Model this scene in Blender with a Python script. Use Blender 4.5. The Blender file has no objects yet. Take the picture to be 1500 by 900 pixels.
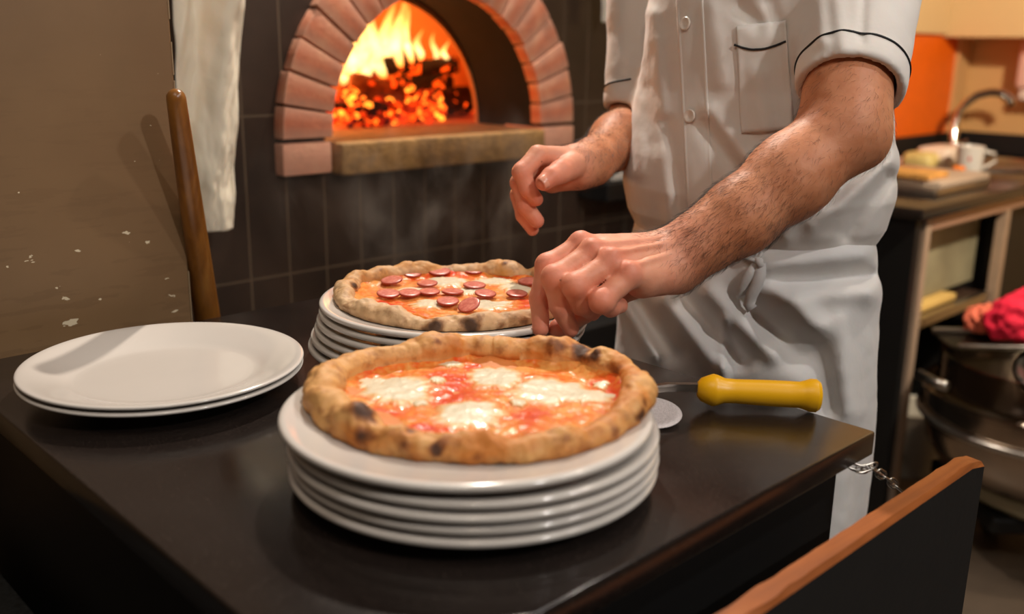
import bpy, bmesh, math, random
import numpy as np
from mathutils import Vector, Matrix
from mathutils.bvhtree import BVHTree
random.seed(4); rng = np.random.default_rng(4)
SC = bpy.context.scene; COL = SC.collection

# ------------------------------------------------------------------ camera
F = 1424.6; PITCH = 0.26244; ROLL = -0.01398; CZ = 0.9 + 0.3733
cam_d = bpy.data.cameras.new('camera'); cam = bpy.data.objects.new('camera', cam_d); COL.objects.link(cam); SC.camera = cam
cam_d.sensor_width = 36; cam_d.lens = F / 1500 * 36; cam_d.clip_start = .02
FW = np.array([0, math.cos(PITCH), -math.sin(PITCH)]); DN = np.array([0, -math.sin(PITCH), -math.cos(PITCH)]); RT = np.array([1., 0, 0])
R2 = RT * math.cos(ROLL) + DN * math.sin(ROLL); D2 = DN * math.cos(ROLL) - RT * math.sin(ROLL)
O = np.array([0, 0, CZ])
m = Matrix(((R2[0], -D2[0], -FW[0], 0), (R2[1], -D2[1], -FW[1], 0), (R2[2], -D2[2], -FW[2], CZ), (0, 0, 0, 1)))
cam.matrix_world = m
cam_d.dof.use_dof = True; cam_d.dof.focus_distance = 1.12; cam_d.dof.aperture_fstop = 2.8; cam_d.dof.aperture_blades = 0

# ------------------------------------------------------------------ frame of the worktop: X along the oven wall, Y towards it, origin on its right corner
AX = np.array([0.3714, 0.9229]); e1 = np.array([-0.69297, 0.72097]); e2 = np.array([0.72097, 0.69297]); ANG = math.atan2(e2[1], e2[0])
TOP = 0.9
def W(s, t, z): return np.array([AX[0] + e2[0] * s + e1[0] * t, AX[1] + e2[1] * s + e1[1] * t, TOP + z])
def U(x, y, Z): return O + Z * (FW + R2 * (x - 750) / F + D2 * (y - 450) / F)      # point of the place at optical depth Z
def unp(x, y, z):
    D = FW + R2 * (x - 750) / F + D2 * (y - 450) / F
    return O + (TOP + z - CZ) / D[2] * D
def proj(P):
    Q = P - O; Z = Q @ FW
    return 750 + F * (Q @ R2) / Z, 450 + F * (Q @ D2) / Z

# ------------------------------------------------------------------ world, lights, exposure
SC.view_settings.view_transform = 'Standard'; SC.view_settings.look = 'None'; SC.view_settings.gamma = 1; SC.view_settings.exposure = 0.17
SC.view_settings.use_curve_mapping = False
wd = bpy.data.worlds.new('world'); SC.world = wd; wd.use_nodes = True
wd.node_tree.nodes['Background'].inputs[0].default_value = (1.0, .80, .62, 1); wd.node_tree.nodes['Background'].inputs[1].default_value = 0.04
def lamp(name, kind, loc, e, col, size=.05, tgt=None, angle=None, blend=.5):
    d = bpy.data.lights.new(name, kind); d.energy = e; d.color = col
    o = bpy.data.objects.new(name, d); COL.objects.link(o); o.location = loc
    if kind == 'AREA': d.size = size
    elif kind in ('POINT', 'SPOT'): d.shadow_soft_size = size
    if kind == 'SPOT': d.spot_size = angle; d.spot_blend = blend
    if tgt is not None: o.rotation_euler = (Vector(tgt) - Vector(loc)).to_track_quat('-Z', 'Y').to_euler()
    return o
WARM = (1, .80, .60); NEUT = (1, .90, .80)
_d = np.array([-.1, .9, 1.0]); L1 = W(.52, 1.12, 1.50)
lamp('ceiling_and_fill_spot', 'SPOT', tuple(L1), 95, (1, .88, .76), .022, (-.05, 1.0, .95), math.radians(110))
lamp('ceiling_and_fill_spot', 'SPOT', (.88, 1.36, 2.5), 18, (1, .88, .76), .03, (.1, 1.1, .9), math.radians(100))
lamp('ceiling_and_fill_spot', 'SPOT', (1.46, -.54, 2.5), 72, (.98, .94, .90), .045, (.1, 1.2, .9), math.radians(62))
lamp('ceiling_and_fill_spot', 'SPOT', (1.19, .61, 2.5), 26, (.98, .95, .92), .05, (.2, 1.2, .9), math.radians(80))
lamp('ceiling_and_fill_spot', 'SPOT', (.0, -.1, 2.5), 10, WARM, .04, (.0, 1.0, .9), math.radians(70))  # weak warm fill added from the camera side, not a known fixture
lamp('ceiling_and_fill_spot', 'SPOT', (1.55, 1.62, 1.95), 130, (1, .84, .64), .05, (1.9, 3.3, 1.0), math.radians(110))  # added to brighten the orange wall and sink counter, no lamp known there
lamp('fill_area_light', 'AREA', (-.3, .2, 2.6), 5, NEUT, .9, (0, 1.1, .9))  # broad soft front fill, added; stands for no real panel
FIRE_L = W(.30, 1.72, .34)
lamp('fire_glow_light', 'POINT', FIRE_L, 8, (1, .42, .10), .09)

# ------------------------------------------------------------------ helpers
def lin(c):
    c = [v / 255 for v in c]
    return tuple([(v / 12.92 if v <= .04045 else ((v + .055) / 1.055) ** 2.4) for v in c] + [1])
class NT:
    def __init__(s, name):
        s.m = bpy.data.materials.new(name); s.m.use_nodes = True; s.t = s.m.node_tree; s.b = s.t.nodes['Principled BSDF']
        s.out = s.t.nodes['Material Output']
    def n(s, typ, **kw):
        nd = s.t.nodes.new(typ)
        for k, v in kw.items():
            if k.startswith('i_'):
                key = k[2:].replace('_', ' '); nd.inputs[key].default_value = v
            else: setattr(nd, k, v)
        return nd
    def l(s, a, b): s.t.links.new(a, b)
    def coord(s, kind='Object', scale=(1, 1, 1)):
        tc = s.n('ShaderNodeTexCoord'); mp = s.n('ShaderNodeMapping'); mp.inputs['Scale'].default_value = scale
        s.l(tc.outputs[kind], mp.inputs[0]); return mp.outputs[0]
    def noise(s, co, scale, detail=4, rough=.55, dist=0):
        nd = s.n('ShaderNodeTexNoise', i_Scale=scale, i_Detail=detail, i_Roughness=rough, i_Distortion=dist); s.l(co, nd.inputs['Vector']); return nd.outputs['Fac']
    def ramp(s, fac, stops):
        r = s.n('ShaderNodeValToRGB'); el = r.color_ramp.elements
        while len(el) < len(stops): el.new(.5)
        for e, (p, c) in zip(el, stops): e.position = p; e.color = c if len(c) == 4 else (*c, 1)
        s.l(fac, r.inputs[0]); return r.outputs[0]
    def mix(s, fac, a, b, mode='MIX'):
        nd = s.n('ShaderNodeMix', data_type='RGBA', blend_type=mode)
        for i, v in ((0, fac), (6, a), (7, b)):
            if isinstance(v, (tuple, float, int)): nd.inputs[i].default_value = v
            else: s.l(v, nd.inputs[i])
        return nd.outputs[2]
    def math(s, op, a, b=0.0, c=None, clamp=False):
        nd = s.n('ShaderNodeMath', operation=op, use_clamp=clamp)
        for i, v in enumerate((a, b) if c is None else (a, b, c)):
            if isinstance(v, (float, int)): nd.inputs[i].default_value = v
            else: s.l(v, nd.inputs[i])
        return nd.outputs[0]
    def attr(s, name): return s.n('ShaderNodeAttribute', attribute_name=name).outputs['Fac']
    def bump(s, h, strength=.3, dist=.001, after=None):
        b = s.n('ShaderNodeBump', i_Strength=strength, i_Distance=dist); s.l(h, b.inputs['Height'])
        if after is not None: s.l(after, b.inputs['Normal'])
        return b.outputs[0]
    def set(s, **kw):
        for k, v in kw.items():
            key = k.replace('_', ' ')
            if isinstance(v, (tuple, float, int)): s.b.inputs[key].default_value = v
            else: s.l(v, s.b.inputs[key])
        return s
def simple(name, rgb, rough=.5, metal=0, var=.0, nscale=20, bump=0, bscale=200, coat=0, bdist=.001):
    k = NT(name); co = k.coord(); c = lin(rgb)
    if var:
        f = k.noise(co, nscale); k.set(Base_Color=k.ramp(f, [(.3, tuple(v * (1 - var) for v in c[:3])), (.7, tuple(min(1, v * (1 + var)) for v in c[:3]))]))
    else: k.set(Base_Color=c)
    k.set(Roughness=float(rough), Metallic=float(metal))
    if coat: k.set(Coat_Weight=float(coat), Coat_Roughness=.1)
    if bump: k.set(Normal=k.bump(k.noise(co, bscale, 3), bump, bdist))
    return k.m
def empty(name, loc, label, cat, group=None, rz=0.0):
    o = bpy.data.objects.new(name, None); COL.objects.link(o); o.location = loc; o.rotation_euler = (0, 0, rz); o.empty_display_size = .05
    return tag(o, label, cat, group)
def tag(o, label=None, cat=None, group=None, kind=None):
    if label: o['label'] = label
    if cat: o['category'] = cat
    if group: o['group'] = group
    if kind: o['kind'] = kind
    return o
def link(name, me, mat=None, parent=None, smooth=True):
    o = bpy.data.objects.new(name, me); COL.objects.link(o)
    if mat: me.materials.append(mat)
    if smooth: me.shade_smooth()
    if parent: o.parent = parent
    return o
def raw(name, V, Fc, mat=None, parent=None, smooth=True, base=None):
    """mesh from world vertices; origin moved to base (or to the parent's own origin)"""
    V = np.asarray(V, float); b = np.zeros(3); M = None
    if parent is not None:
        b = np.array(parent.location); a = parent.rotation_euler[2]
        V = V - b
        if abs(a) > 1e-9:
            c, s_ = math.cos(-a), math.sin(-a); V = np.stack([V[:, 0] * c - V[:, 1] * s_, V[:, 0] * s_ + V[:, 1] * c, V[:, 2]], 1)
    elif base is not None: V = V - np.asarray(base)
    me = bpy.data.meshes.new(name)
    if isinstance(Fc, np.ndarray) and len(Fc):
        n = len(Fc); k = Fc.shape[1]
        me.vertices.add(len(V)); me.vertices.foreach_set('co', V.astype(np.float32).ravel())
        me.loops.add(n * k); me.loops.foreach_set('vertex_index', Fc.astype(np.int32).ravel())
        me.polygons.add(n); me.polygons.foreach_set('loop_start', np.arange(0, n * k, k, dtype=np.int32))
        me.update(calc_edges=True); me.validate()
    else:
        me.from_pydata([tuple(v) for v in V], [], [tuple(f) for f in Fc]); me.update()
    o = link(name, me, mat, parent, smooth)
    if parent is None and base is not None: o.location = tuple(base)
    return o
class MB:
    """collects shapes in worktop-frame coordinates (s, t, z)"""
    def __init__(s): s.bm = bmesh.new()
    def box(s, x0, x1, y0, y1, z0, z1, bev=0, seg=2):
        b = bmesh.new(); bmesh.ops.create_cube(b, size=1)
        for v in b.verts: v.co = Vector(((x0 + x1) / 2 + v.co.x * (x1 - x0), (y0 + y1) / 2 + v.co.y * (y1 - y0), (z0 + z1) / 2 + v.co.z * (z1 - z0)))
        if bev: bmesh.ops.bevel(b, geom=b.edges[:], offset=bev, segments=seg, affect='EDGES', profile=.5)
        s.add(b); return s
    def add(s, b, M=None):
        me = bpy.data.meshes.new('tmp'); 
        if M is not None: bmesh.ops.transform(b, matrix=M, verts=b.verts)
        b.to_mesh(me); b.free(); s.bm.from_mesh(me); bpy.data.meshes.remove(me); return s
    def tube(s, pts, r, n=12, closed=False, cap=True):
        pts = [Vector(p) for p in pts]; rs = r if isinstance(r, (list, tuple)) else [r] * len(pts); rings = []; up = None; N = len(pts)
        for i, p in enumerate(pts):
            a = pts[i - 1] if (i > 0 or closed) else p; c = pts[(i + 1) % N] if (i < N - 1 or closed) else p
            d = (c - a).normalized()
            if up is None: up = Vector((0, 0, 1)) if abs(d.z) < .9 else Vector((1, 0, 0))
            u = (up - d * up.dot(d)).normalized(); up = u; w = d.cross(u)
            rings.append([s.bm.verts.new(p + (u * math.cos(2 * math.pi * k / n) + w * math.sin(2 * math.pi * k / n)) * rs[i]) for k in range(n)])
        for i in range(N if closed else N - 1):
            A, B = rings[i], rings[(i + 1) % N]
            for k in range(n): s.bm.faces.new((A[k], A[(k + 1) % n], B[(k + 1) % n], B[k]))
        if cap and not closed: s.bm.faces.new(rings[0][::-1]); s.bm.faces.new(rings[-1])
        return s
    def lathe(s, prof, c=(0, 0, 0), n=64, M=None):
        b = bmesh.new(); rings = []
        for (r, z) in prof:
            if r < 1e-6: rings.append([b.verts.new((0, 0, z))])
            else: rings.append([b.verts.new((r * math.cos(2 * math.pi * k / n), r * math.sin(2 * math.pi * k / n), z)) for k in range(n)])
        for A, B in zip(rings, rings[1:]):
            if len(A) == 1 and len(B) == 1: continue
            for k in range(n):
                k2 = (k + 1) % n
                if len(A) == 1: b.faces.new((A[0], B[k2], B[k]))
                elif len(B) == 1: b.faces.new((A[k], A[k2], B[0]))
                else: b.faces.new((A[k], A[k2], B[k2], B[k]))
        bmesh.ops.recalc_face_normals(b, faces=b.faces)
        s.add(b, (M or Matrix()) if M is not None else Matrix.Translation(c)); return s
    def poly(s, pts, ext):
        """extrude the polygon by vector ext"""
        e = Vector(ext); a = [s.bm.verts.new(Vector(p)) for p in pts]; b = [s.bm.verts.new(Vector(p) + e) for p in pts]; n = len(a)
        s.bm.faces.new(a); s.bm.faces.new(b[::-1])
        for i in range(n): s.bm.faces.new((a[i], b[i], b[(i + 1) % n], a[(i + 1) % n]))
        return s
    def build(s, name, mat, parent=None, base=(0, 0, 0), smooth=False, world=False):
        """base: frame coords of the origin.  A parent made by fthing() carries the same base."""
        bmesh.ops.recalc_face_normals(s.bm, faces=s.bm.faces)
        me = bpy.data.meshes.new(name); bb = parent['_b'] if (parent is not None and '_b' in parent) else base
        bmesh.ops.translate(s.bm, verts=s.bm.verts, vec=-Vector(bb)); s.bm.to_mesh(me); s.bm.free()
        o = link(name, me, mat, parent, smooth)
        if smooth == 'auto':
            me.shade_smooth(); me.set_sharp_from_angle(angle=math.radians(35))
        if parent is None:
            o.location = tuple(W(*bb)) if not world else tuple(bb); o.rotation_euler = (0, 0, 0 if world else ANG)
        return o
def fthing(name, base, label, cat, group=None):
    o = empty(name, tuple(W(*base)), label, cat, group, ANG); o['_b'] = tuple(base); return o
def wthing(name, base, label, cat, group=None):
    o = empty(name, tuple(base), label, cat, group); o['_b'] = tuple(float(v) for v in base); return o

# gradient noise in numpy
_P = rng.permutation(256); _P = np.concatenate([_P, _P, _P]); _G = rng.normal(size=(256, 3)); _G /= np.linalg.norm(_G, axis=1)[:, None]
def pn(P, sc=1.0, off=0.0):
    P = np.asarray(P) * sc + off; i = np.floor(P).astype(np.int64); f = P - i; i &= 255; u = f * f * f * (f * (f * 6 - 15) + 10); out = 0
    for dx in (0, 1):
        for dy in (0, 1):
            for dz in (0, 1):
                h = _P[_P[_P[(i[..., 0] + dx) & 255] + ((i[..., 1] + dy) & 255)] + ((i[..., 2] + dz) & 255)] & 255
                g = _G[h]; d = f - np.array([dx, dy, dz]); w = np.abs(1 - dx - u[..., 0]) * np.abs(1 - dy - u[..., 1]) * np.abs(1 - dz - u[..., 2])
                out = out + w * (g * d).sum(-1)
    return out
def fbm(P, sc, oct=3, off=0.0):
    r = 0; a = 1
    for k in range(oct): r = r + a * pn(P, sc * 2 ** k, off + 7.3 * k); a *= .5
    return r
def sstep(x, a, b): t = np.clip((x - a) / (b - a), 0, 1); return t * t * (3 - 2 * t)

# sparse surface nets
def sdf_mesh(f, lo, hi, h, B=8, slack=1.3):
    lo = np.asarray(lo, float); nb = np.ceil((np.asarray(hi) - lo) / (B * h)).astype(int); n = nb * B + 1
    g = np.stack(np.meshgrid(*[np.arange(k) for k in nb], indexing='ij'), -1).reshape(-1, 3)
    ctr = lo + (g + .5) * B * h; val = np.concatenate([f(ctr[i:i + 200000]) for i in range(0, len(ctr), 200000)])
    g = g[np.abs(val) < B * h * .87 * slack]
    loc = np.stack(np.meshgrid(*[np.arange(B + 1)] * 3, indexing='ij'), -1).reshape(-1, 3); ids = []; vp = []; sg = []
    corner = [(a, b, c) for a in (0, 1) for b in (0, 1) for c in (0, 1)]
    edges = [(i, j) for i in range(8) for j in range(i + 1, 8) if sum(abs(corner[i][k] - corner[j][k]) for k in range(3)) == 1]
    for st in range(0, len(g), 400):
        gg = g[st:st + 400]; idx = gg[:, None, :] * B + loc[None]; P = lo + idx * h
        v = f(P.reshape(-1, 3)).reshape(len(gg), B + 1, B + 1, B + 1)
        c = np.stack([v[:, a:B + a, b:B + b, d:B + d] for a, b, d in corner], -1)
        neg = (c < 0).sum(-1); k = np.nonzero((neg > 0) & (neg < 8))
        if len(k[0]) == 0: continue
        cv = c[k]; base = gg[k[0]] * B + np.stack(k[1:], -1); acc = np.zeros((len(cv), 3)); cnt = np.zeros(len(cv))
        for i, j in edges:
            a, b = cv[:, i], cv[:, j]; x = (a < 0) != (b < 0); t = np.where(x, a / np.where(x, a - b, 1), 0)
            pa, pb = np.array(corner[i]), np.array(corner[j]); acc += np.where(x[:, None], pa + t[:, None] * (pb - pa), 0); cnt += x
        ids.append((base[:, 0] * n[1] + base[:, 1]) * n[2] + base[:, 2]); vp.append(lo + (base + acc / cnt[:, None]) * h); sg.append(cv[:, [0, 4, 2, 1]])
    ids = np.concatenate(ids); vp = np.concatenate(vp); sg = np.concatenate(sg)
    o = np.argsort(ids); ids = ids[o]; vp = vp[o]; sg = sg[o]; st = (n[1] * n[2], n[2], 1); quads = []
    def look(q): k = np.clip(np.searchsorted(ids, q), 0, len(ids) - 1); return np.where(ids[k] == q, k, -1)
    for ax in range(3):
        s0, s1 = sg[:, 0] < 0, sg[:, ax + 1] < 0; e = np.nonzero(s0 != s1)[0]; u, w = st[(ax + 1) % 3], st[(ax + 2) % 3]; i0 = ids[e]
        q = np.stack([e, look(i0 - u), look(i0 - u - w), look(i0 - w)], 1); ok = (q >= 0).all(1); q = q[ok]; fl = s0[e][ok]
        q[~fl] = q[~fl][:, ::-1]; quads.append(q[:, ::-1])
    q = np.concatenate(quads); q = q[:, ::-1]
    return vp, q
def rcone(P, a, b, ra, rb):
    ba = b - a; l2 = ba @ ba; t = np.clip(((P - a) @ ba) / l2, 0, 1)
    return np.linalg.norm(P - a - t[:, None] * ba, axis=1) - (ra + (rb - ra) * t)
def smin(a, b, k): h = np.clip(.5 + .5 * (b - a) / k, 0, 1); return b + (a - b) * h - k * h * (1 - h)
def chain(P, pts, k=.004):
    d = None
    for (a, ra), (b, rb) in zip(pts, pts[1:]):
        c = rcone(P, a, b, ra, rb); d = c if d is None else smin(d, c, k)
    return d
def WT(x, y, t):
    """frame coords of the pixel's ray on the plane at distance t towards the oven wall"""
    V = FW + R2 * (x - 750) / F + D2 * (y - 450) / F; n = np.array([e1[0], e1[1], 0]); o = np.array([AX[0], AX[1], 0]) + n * t
    P = O + ((o - O) @ n) / (V @ n) * V; q = P[:2] - AX
    return np.array([q @ e2, t, P[2] - TOP])
def FRM(P): q = np.asarray(P)[:2] - AX; return np.array([q @ e2, q @ e1, P[2] - TOP])

# ------------------------------------------------------------------ materials
def mat_tile():
    k = NT('brown_tile'); co = k.coord(); sp = k.n('ShaderNodeSeparateXYZ'); k.l(co, sp.inputs[0])
    def line(ax, period, off, w):
        a = k.math('ADD', sp.outputs[ax], off); a = k.math('DIVIDE', a, period); fr = k.math('FRACT', a); d = k.math('ABSOLUTE', k.math('SUBTRACT', fr, .5))
        return k.math('GREATER_THAN', d, .5 - w / period)
    g = k.math('MAXIMUM', line(0, .083, 10.052 + .0275, .0022), line(2, .30, 9.055, .0022))
    ns = k.noise(co, 6, 4); col = k.ramp(ns, [(.3, lin((44, 33, 26))), (.7, lin((66, 50, 39)))])
    c2 = k.mix(g, col, lin((92, 75, 57))); k.set(Base_Color=c2, Roughness=k.math('ADD', k.math('MULTIPLY', g, .4), .40))
    k.set(Normal=k.bump(k.math('SUBTRACT', k.math('MULTIPLY', ns, .6), g), .5, .002)); return k.m
M_TILE = mat_tile()
def mat_partition():
    k = NT('chipped_brown_paint'); co = k.coord(); sp = k.n('ShaderNodeSeparateXYZ'); k.l(co, sp.inputs[0])
    n1 = k.noise(co, 3, 5); base = k.ramp(n1, [(.3, lin((112, 85, 56))), (.7, lin((130, 101, 68)))])
    mp = k.n('ShaderNodeMapping'); mp.inputs['Scale'].default_value = (12, 12, 90); k.l(co, mp.inputs[0]); sc = k.noise(mp.outputs[0], 1.0, 5, .6)
    low = k.n('ShaderNodeMapRange'); low.inputs[1].default_value = 1.30; low.inputs[2].default_value = .92; k.l(sp.outputs[2], low.inputs[0])
    base = k.mix(k.math('MULTIPLY', k.math('MULTIPLY', k.math('GREATER_THAN', sc, .56), low.outputs[0]), .2), base, lin((88, 62, 38)))
    v = k.n('ShaderNodeTexVoronoi', i_Scale=36.0); mw = k.n('ShaderNodeMapping'); mw.inputs['Scale'].default_value = (1, 1, 1.9); k.l(co, mw.inputs[0])
    wob = k.n('ShaderNodeTexNoise', i_Scale=90.0); k.l(mw.outputs[0], wob.inputs['Vector']); ad = k.n('ShaderNodeVectorMath', operation='SCALE'); k.l(wob.outputs['Color'], ad.inputs[0]); ad.inputs['Scale'].default_value = .02
    a2 = k.n('ShaderNodeVectorMath', operation='ADD'); k.l(mw.outputs[0], a2.inputs[0]); k.l(ad.outputs[0], a2.inputs[1]); k.l(a2.outputs[0], v.inputs['Vector'])
    rnd = k.n('ShaderNodeSeparateXYZ'); k.l(v.outputs['Color'], rnd.inputs[0])
    size = k.math('MULTIPLY', k.math('GREATER_THAN', rnd.outputs[0], .5), k.math('MULTIPLY', rnd.outputs[1], .15))
    size = k.math('MULTIPLY', size, k.math('MULTIPLY', low.outputs[0], 1.25)); chip = k.math('LESS_THAN', v.outputs['Distance'], size)
    v2 = k.n('ShaderNodeTexVoronoi', i_Scale=9.0); k.l(a2.outputs[0], v2.inputs['Vector']); r2 = k.n('ShaderNodeSeparateXYZ'); k.l(v2.outputs['Color'], r2.inputs[0])
    chip = k.math('MAXIMUM', chip, k.math('MULTIPLY', k.math('LESS_THAN', v2.outputs['Distance'], k.math('MULTIPLY', k.math('GREATER_THAN', r2.outputs[0], .66), .10)), k.math('GREATER_THAN', low.outputs[0], .3)))
    k.set(Base_Color=k.mix(chip, base, lin((215, 200, 170))), Roughness=.48, Normal=k.bump(k.noise(co, 60, 4), .15, .001)); return k.m
def mat_granite():
    k = NT('black_granite'); co = k.coord(); n1 = k.noise(co, 420, 2); n2 = k.noise(co, 7, 5, .6)
    c = k.ramp(n1, [(.45, lin((20, 17, 16))), (.62, lin((32, 27, 25))), (.75, lin((78, 66, 58)))])
    k.set(Base_Color=k.mix(k.math('MULTIPLY', n2, .35), c, lin((58, 44, 37)))); k.set(Roughness=k.ramp(n2, [(.3, (.13,) * 3), (.7, (.27,) * 3)]), Specular_IOR_Level=.7)
    k.set(Normal=k.bump(k.noise(co, 35, 3), .03, .001)); return k.m
M_GRAN = mat_granite()
M_BLACK = simple('black_laminate', (12, 11, 11), .55, var=.15, bump=.1)
M_STEEL = simple('brushed_steel', (190, 184, 176), .28, 1.0, var=.08, nscale=40)
M_STEELD = simple('dark_steel', (92, 84, 76), .3, 1.0, var=.15, nscale=12)
M_CHROME = simple('chrome', (225, 220, 215), .08, 1.0)
def mat_brick():
    k = NT('terracotta_brick'); co = k.coord(); t = k.attr('tone'); n1 = k.noise(co, 22, 5, .65); n2 = k.noise(co, 130, 3)
    c = k.ramp(n1, [(.25, lin((156, 68, 32))), (.5, lin((210, 102, 54))), (.75, lin((224, 146, 98)))])
    c = k.mix(k.math('MULTIPLY', t, .35), c, lin((186, 76, 40))); geo = k.n('ShaderNodeNewGeometry'); pt = k.ramp(geo.outputs['Pointiness'], [(.515, (0, 0, 0)), (.56, (1, 1, 1))])
    c = k.mix(k.math('MULTIPLY', pt, .5), c, lin((220, 190, 165))); k.set(Base_Color=c, Roughness=.8, Normal=k.bump(n2, .5, .002)); return k.m
M_BRICK = mat_brick()
M_MORTAR = simple('dark_mortar', (58, 40, 30), .9, var=.3, nscale=60, bump=.5, bscale=150)
M_SOOT = simple('soot_black', (14, 12, 12), .95, var=.5, nscale=20, bump=.4, bscale=60)
M_DOME = simple('fire_clay_dome', (214, 146, 84), .9, var=.12, nscale=7, bump=.3, bscale=60)
M_OFLOOR = simple('oven_floor_brick', (190, 130, 80), .7, var=.25, nscale=12, bump=.3)
M_SILL = simple('ochre_stone', (152, 114, 64), .75, var=.32, nscale=45, bump=.7, bscale=120, bdist=.003)

# ------------------------------------------------------------------ the room
def struct(o): o['kind'] = 'structure'; return o
M_FLOOR = simple('grey_brown_floor', (112, 96, 80), .45, var=.2, nscale=5, bump=.1)
mb = MB(); mb.box(-2.6, 3.2, -2.4, 1.5, -.95, -.9); struct(mb.build('floor', M_FLOOR, base=(0, 0, -.9)))
SCX, SZ, RI, RO = .4155, .200, .283, .387
mb = MB(); arc = [(SCX - (RI + .04) * math.cos(a), 1.2, SZ + (RI + .04) * math.sin(a)) for a in np.linspace(0, math.pi, 49)]
L = arc[:25]; R_ = arc[24:]
mb.poly([(-2.6, 1.2, -.9), (SCX, 1.2, -.9), (SCX, 1.2, .13), (SCX - RI - .04, 1.2, .13)] + L + [(SCX, 1.2, 1.75), (-2.6, 1.2, 1.75)], (0, .12, 0))
mb.poly([(SCX, 1.2, -.9), (3.2, 1.2, -.9), (3.2, 1.2, 1.75), (SCX, 1.2, 1.75)] + R_ + [(SCX + RI + .04, 1.2, .13), (SCX, 1.2, .13)], (0, .12, 0))
struct(mb.build('wall_oven', M_TILE, base=(0, 0, 0)))
M_BEIGE = simple('beige_wall_paint', (214, 170, 112), .6, var=.05, nscale=3)
mb = MB(); mb.box(3.05, 3.2, -2.4, 1.2, -.9, 1.75); struct(mb.build('wall_right', M_BEIGE, base=(3.1, 0, -.9)))
mb = MB(); mb.box(1.9, 2.935, 1.185, 1.2, .03, .435); struct(mb.build('trim_1', simple('orange_wall_panel', (246, 108, 8), .5, var=.04), base=(2.4, 1.2, .03)))
mb = MB(); mb.box(2.935, 3.05, 1.17, 1.2, .0, .9); struct(mb.build('trim_2', M_BEIGE, base=(3, 1.2, 0)))
mb = MB(); mb.box(2.8, 3.05, -.4, 1.2, .425, 1.75, .004); M_CREAM = simple('cream_soffit', (226, 192, 140), .5); struct(mb.build('trim_3', M_CREAM, base=(2.9, .4, .425)))
mb = MB(); mb.box(1.9, 2.8, 1.165, 1.2, .435, 1.75, .003); struct(mb.build('trim_4', M_CREAM, base=(2.4, 1.18, .435)))

# partition left of the worktop
pt = fthing('wooden_partition', (-.9, .84, -.9), 'tall brown painted wooden partition with chipped white spots, left of the worktop', 'partition')
mb = MB(); mb.box(-1.9, -.331, .829, .856, -.9, 1.6, .0015, 1); mb.build('panel', mat_partition(), pt)
mb = MB(); 
zz = -.2
while zz < 1.0:
    hgt = random.uniform(.02, .12); mb.box(-.3322, -.3306, .8277, .8290, zz, zz + hgt, .0004, 1); zz += hgt + random.uniform(.004, .03)
tag(mb.build('chipped_edge', simple('bare_primer', (150, 128, 98), .7), pt), 'pale chips along the bare right edge')

# ------------------------------------------------------------------ pizza oven
ov = fthing('pizza_oven', (SCX, 1.2, .13), 'wood fired pizza oven with terracotta brick arch and burning logs inside', 'oven')
def curve_box(a0, a1, r0, r1, t0, t1, cx=SCX, cz=SZ):
    b = bmesh.new(); jr = lambda s: random.uniform(-s, s); n = 3; vs = []
    for t in (t0 + jr(.002), t1):
        for r in (r0 + jr(.003), r1 + jr(.003)):
            for i in range(n): a = a0 + (a1 - a0) * i / (n - 1); vs.append(b.verts.new((cx - r * math.cos(a), t, cz + r * math.sin(a))))
    for i in range(n - 1):
        q = lambda x, y, z: vs[x * 2 * n + y * n + z]
        b.faces.new((q(0, 0, i), q(0, 0, i + 1), q(0, 1, i + 1), q(0, 1, i))); b.faces.new((q(1, 0, i), q(1, 1, i), q(1, 1, i + 1), q(1, 0, i + 1)))
        b.faces.new((q(0, 0, i), q(1, 0, i), q(1, 0, i + 1), q(0, 0, i + 1))); b.faces.new((q(0, 1, i), q(0, 1, i + 1), q(1, 1, i + 1), q(1, 1, i)))
    b.faces.new((q(0, 0, 0), q(0, 1, 0), q(1, 1, 0), q(1, 0, 0))); b.faces.new((q(0, 0, n - 1), q(1, 0, n - 1), q(1, 1, n - 1), q(0, 1, n - 1)))
    bmesh.ops.bevel(b, geom=b.edges[:], offset=.004, segments=2, affect='EDGES', profile=.6); return b
mb = MB(); NB = 19; tones = []
def addb(b):
    n0 = len(mb.bm.verts); mb.add(b); tones.append((n0, len(mb.bm.verts), random.random()))
for i in range(NB):
    a0 = math.pi * i / NB; a1 = math.pi * (i + 1) / NB; g = .007; addb(curve_box(a0 + g * .8, a1 - g * .8, RI - .001, RO, 1.172, 1.208))
for x0, x1 in ((.026, .131), (.700, .806)):
    b = bmesh.new(); bmesh.ops.create_cube(b, size=1)
    for v in b.verts: v.co = Vector(((x0 + x1) / 2 + v.co.x * (x1 - x0), 1.236 + v.co.y * .128, .1645 + v.co.z * .059))
    bmesh.ops.bevel(b, geom=b.edges[:], offset=.004, segments=2, affect='EDGES', profile=.6); addb(b)
arch = mb.build('brick_arch', M_BRICK, ov, smooth='auto')
at = arch.data.attributes.new('tone', 'FLOAT', 'POINT'); vals = np.zeros(len(arch.data.vertices), np.float32)
for a, b, t in tones: vals[a:b] = t
at.data.foreach_set('value', vals)
mb = MB(); mb.poly([(SCX - (RO - .006) * math.cos(a), 1.186, SZ + (RO - .006) * math.sin(a)) for a in np.linspace(0, math.pi, 60)] + [(SCX + (RI + .006) * math.cos(a), 1.186, SZ + (RI + .006) * math.sin(a)) for a in np.linspace(0, math.pi, 60)], (0, .03, 0))
mb.box(.03, .128, 1.19, 1.28, .137, SZ); mb.box(.703, .803, 1.19, 1.28, .137, SZ)
mb.build('mortar', M_MORTAR, ov)
mb = MB(); b = bmesh.new(); bmesh.ops.create_grid(b, x_segments=60, y_segments=10, size=.5); b.free()
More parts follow.
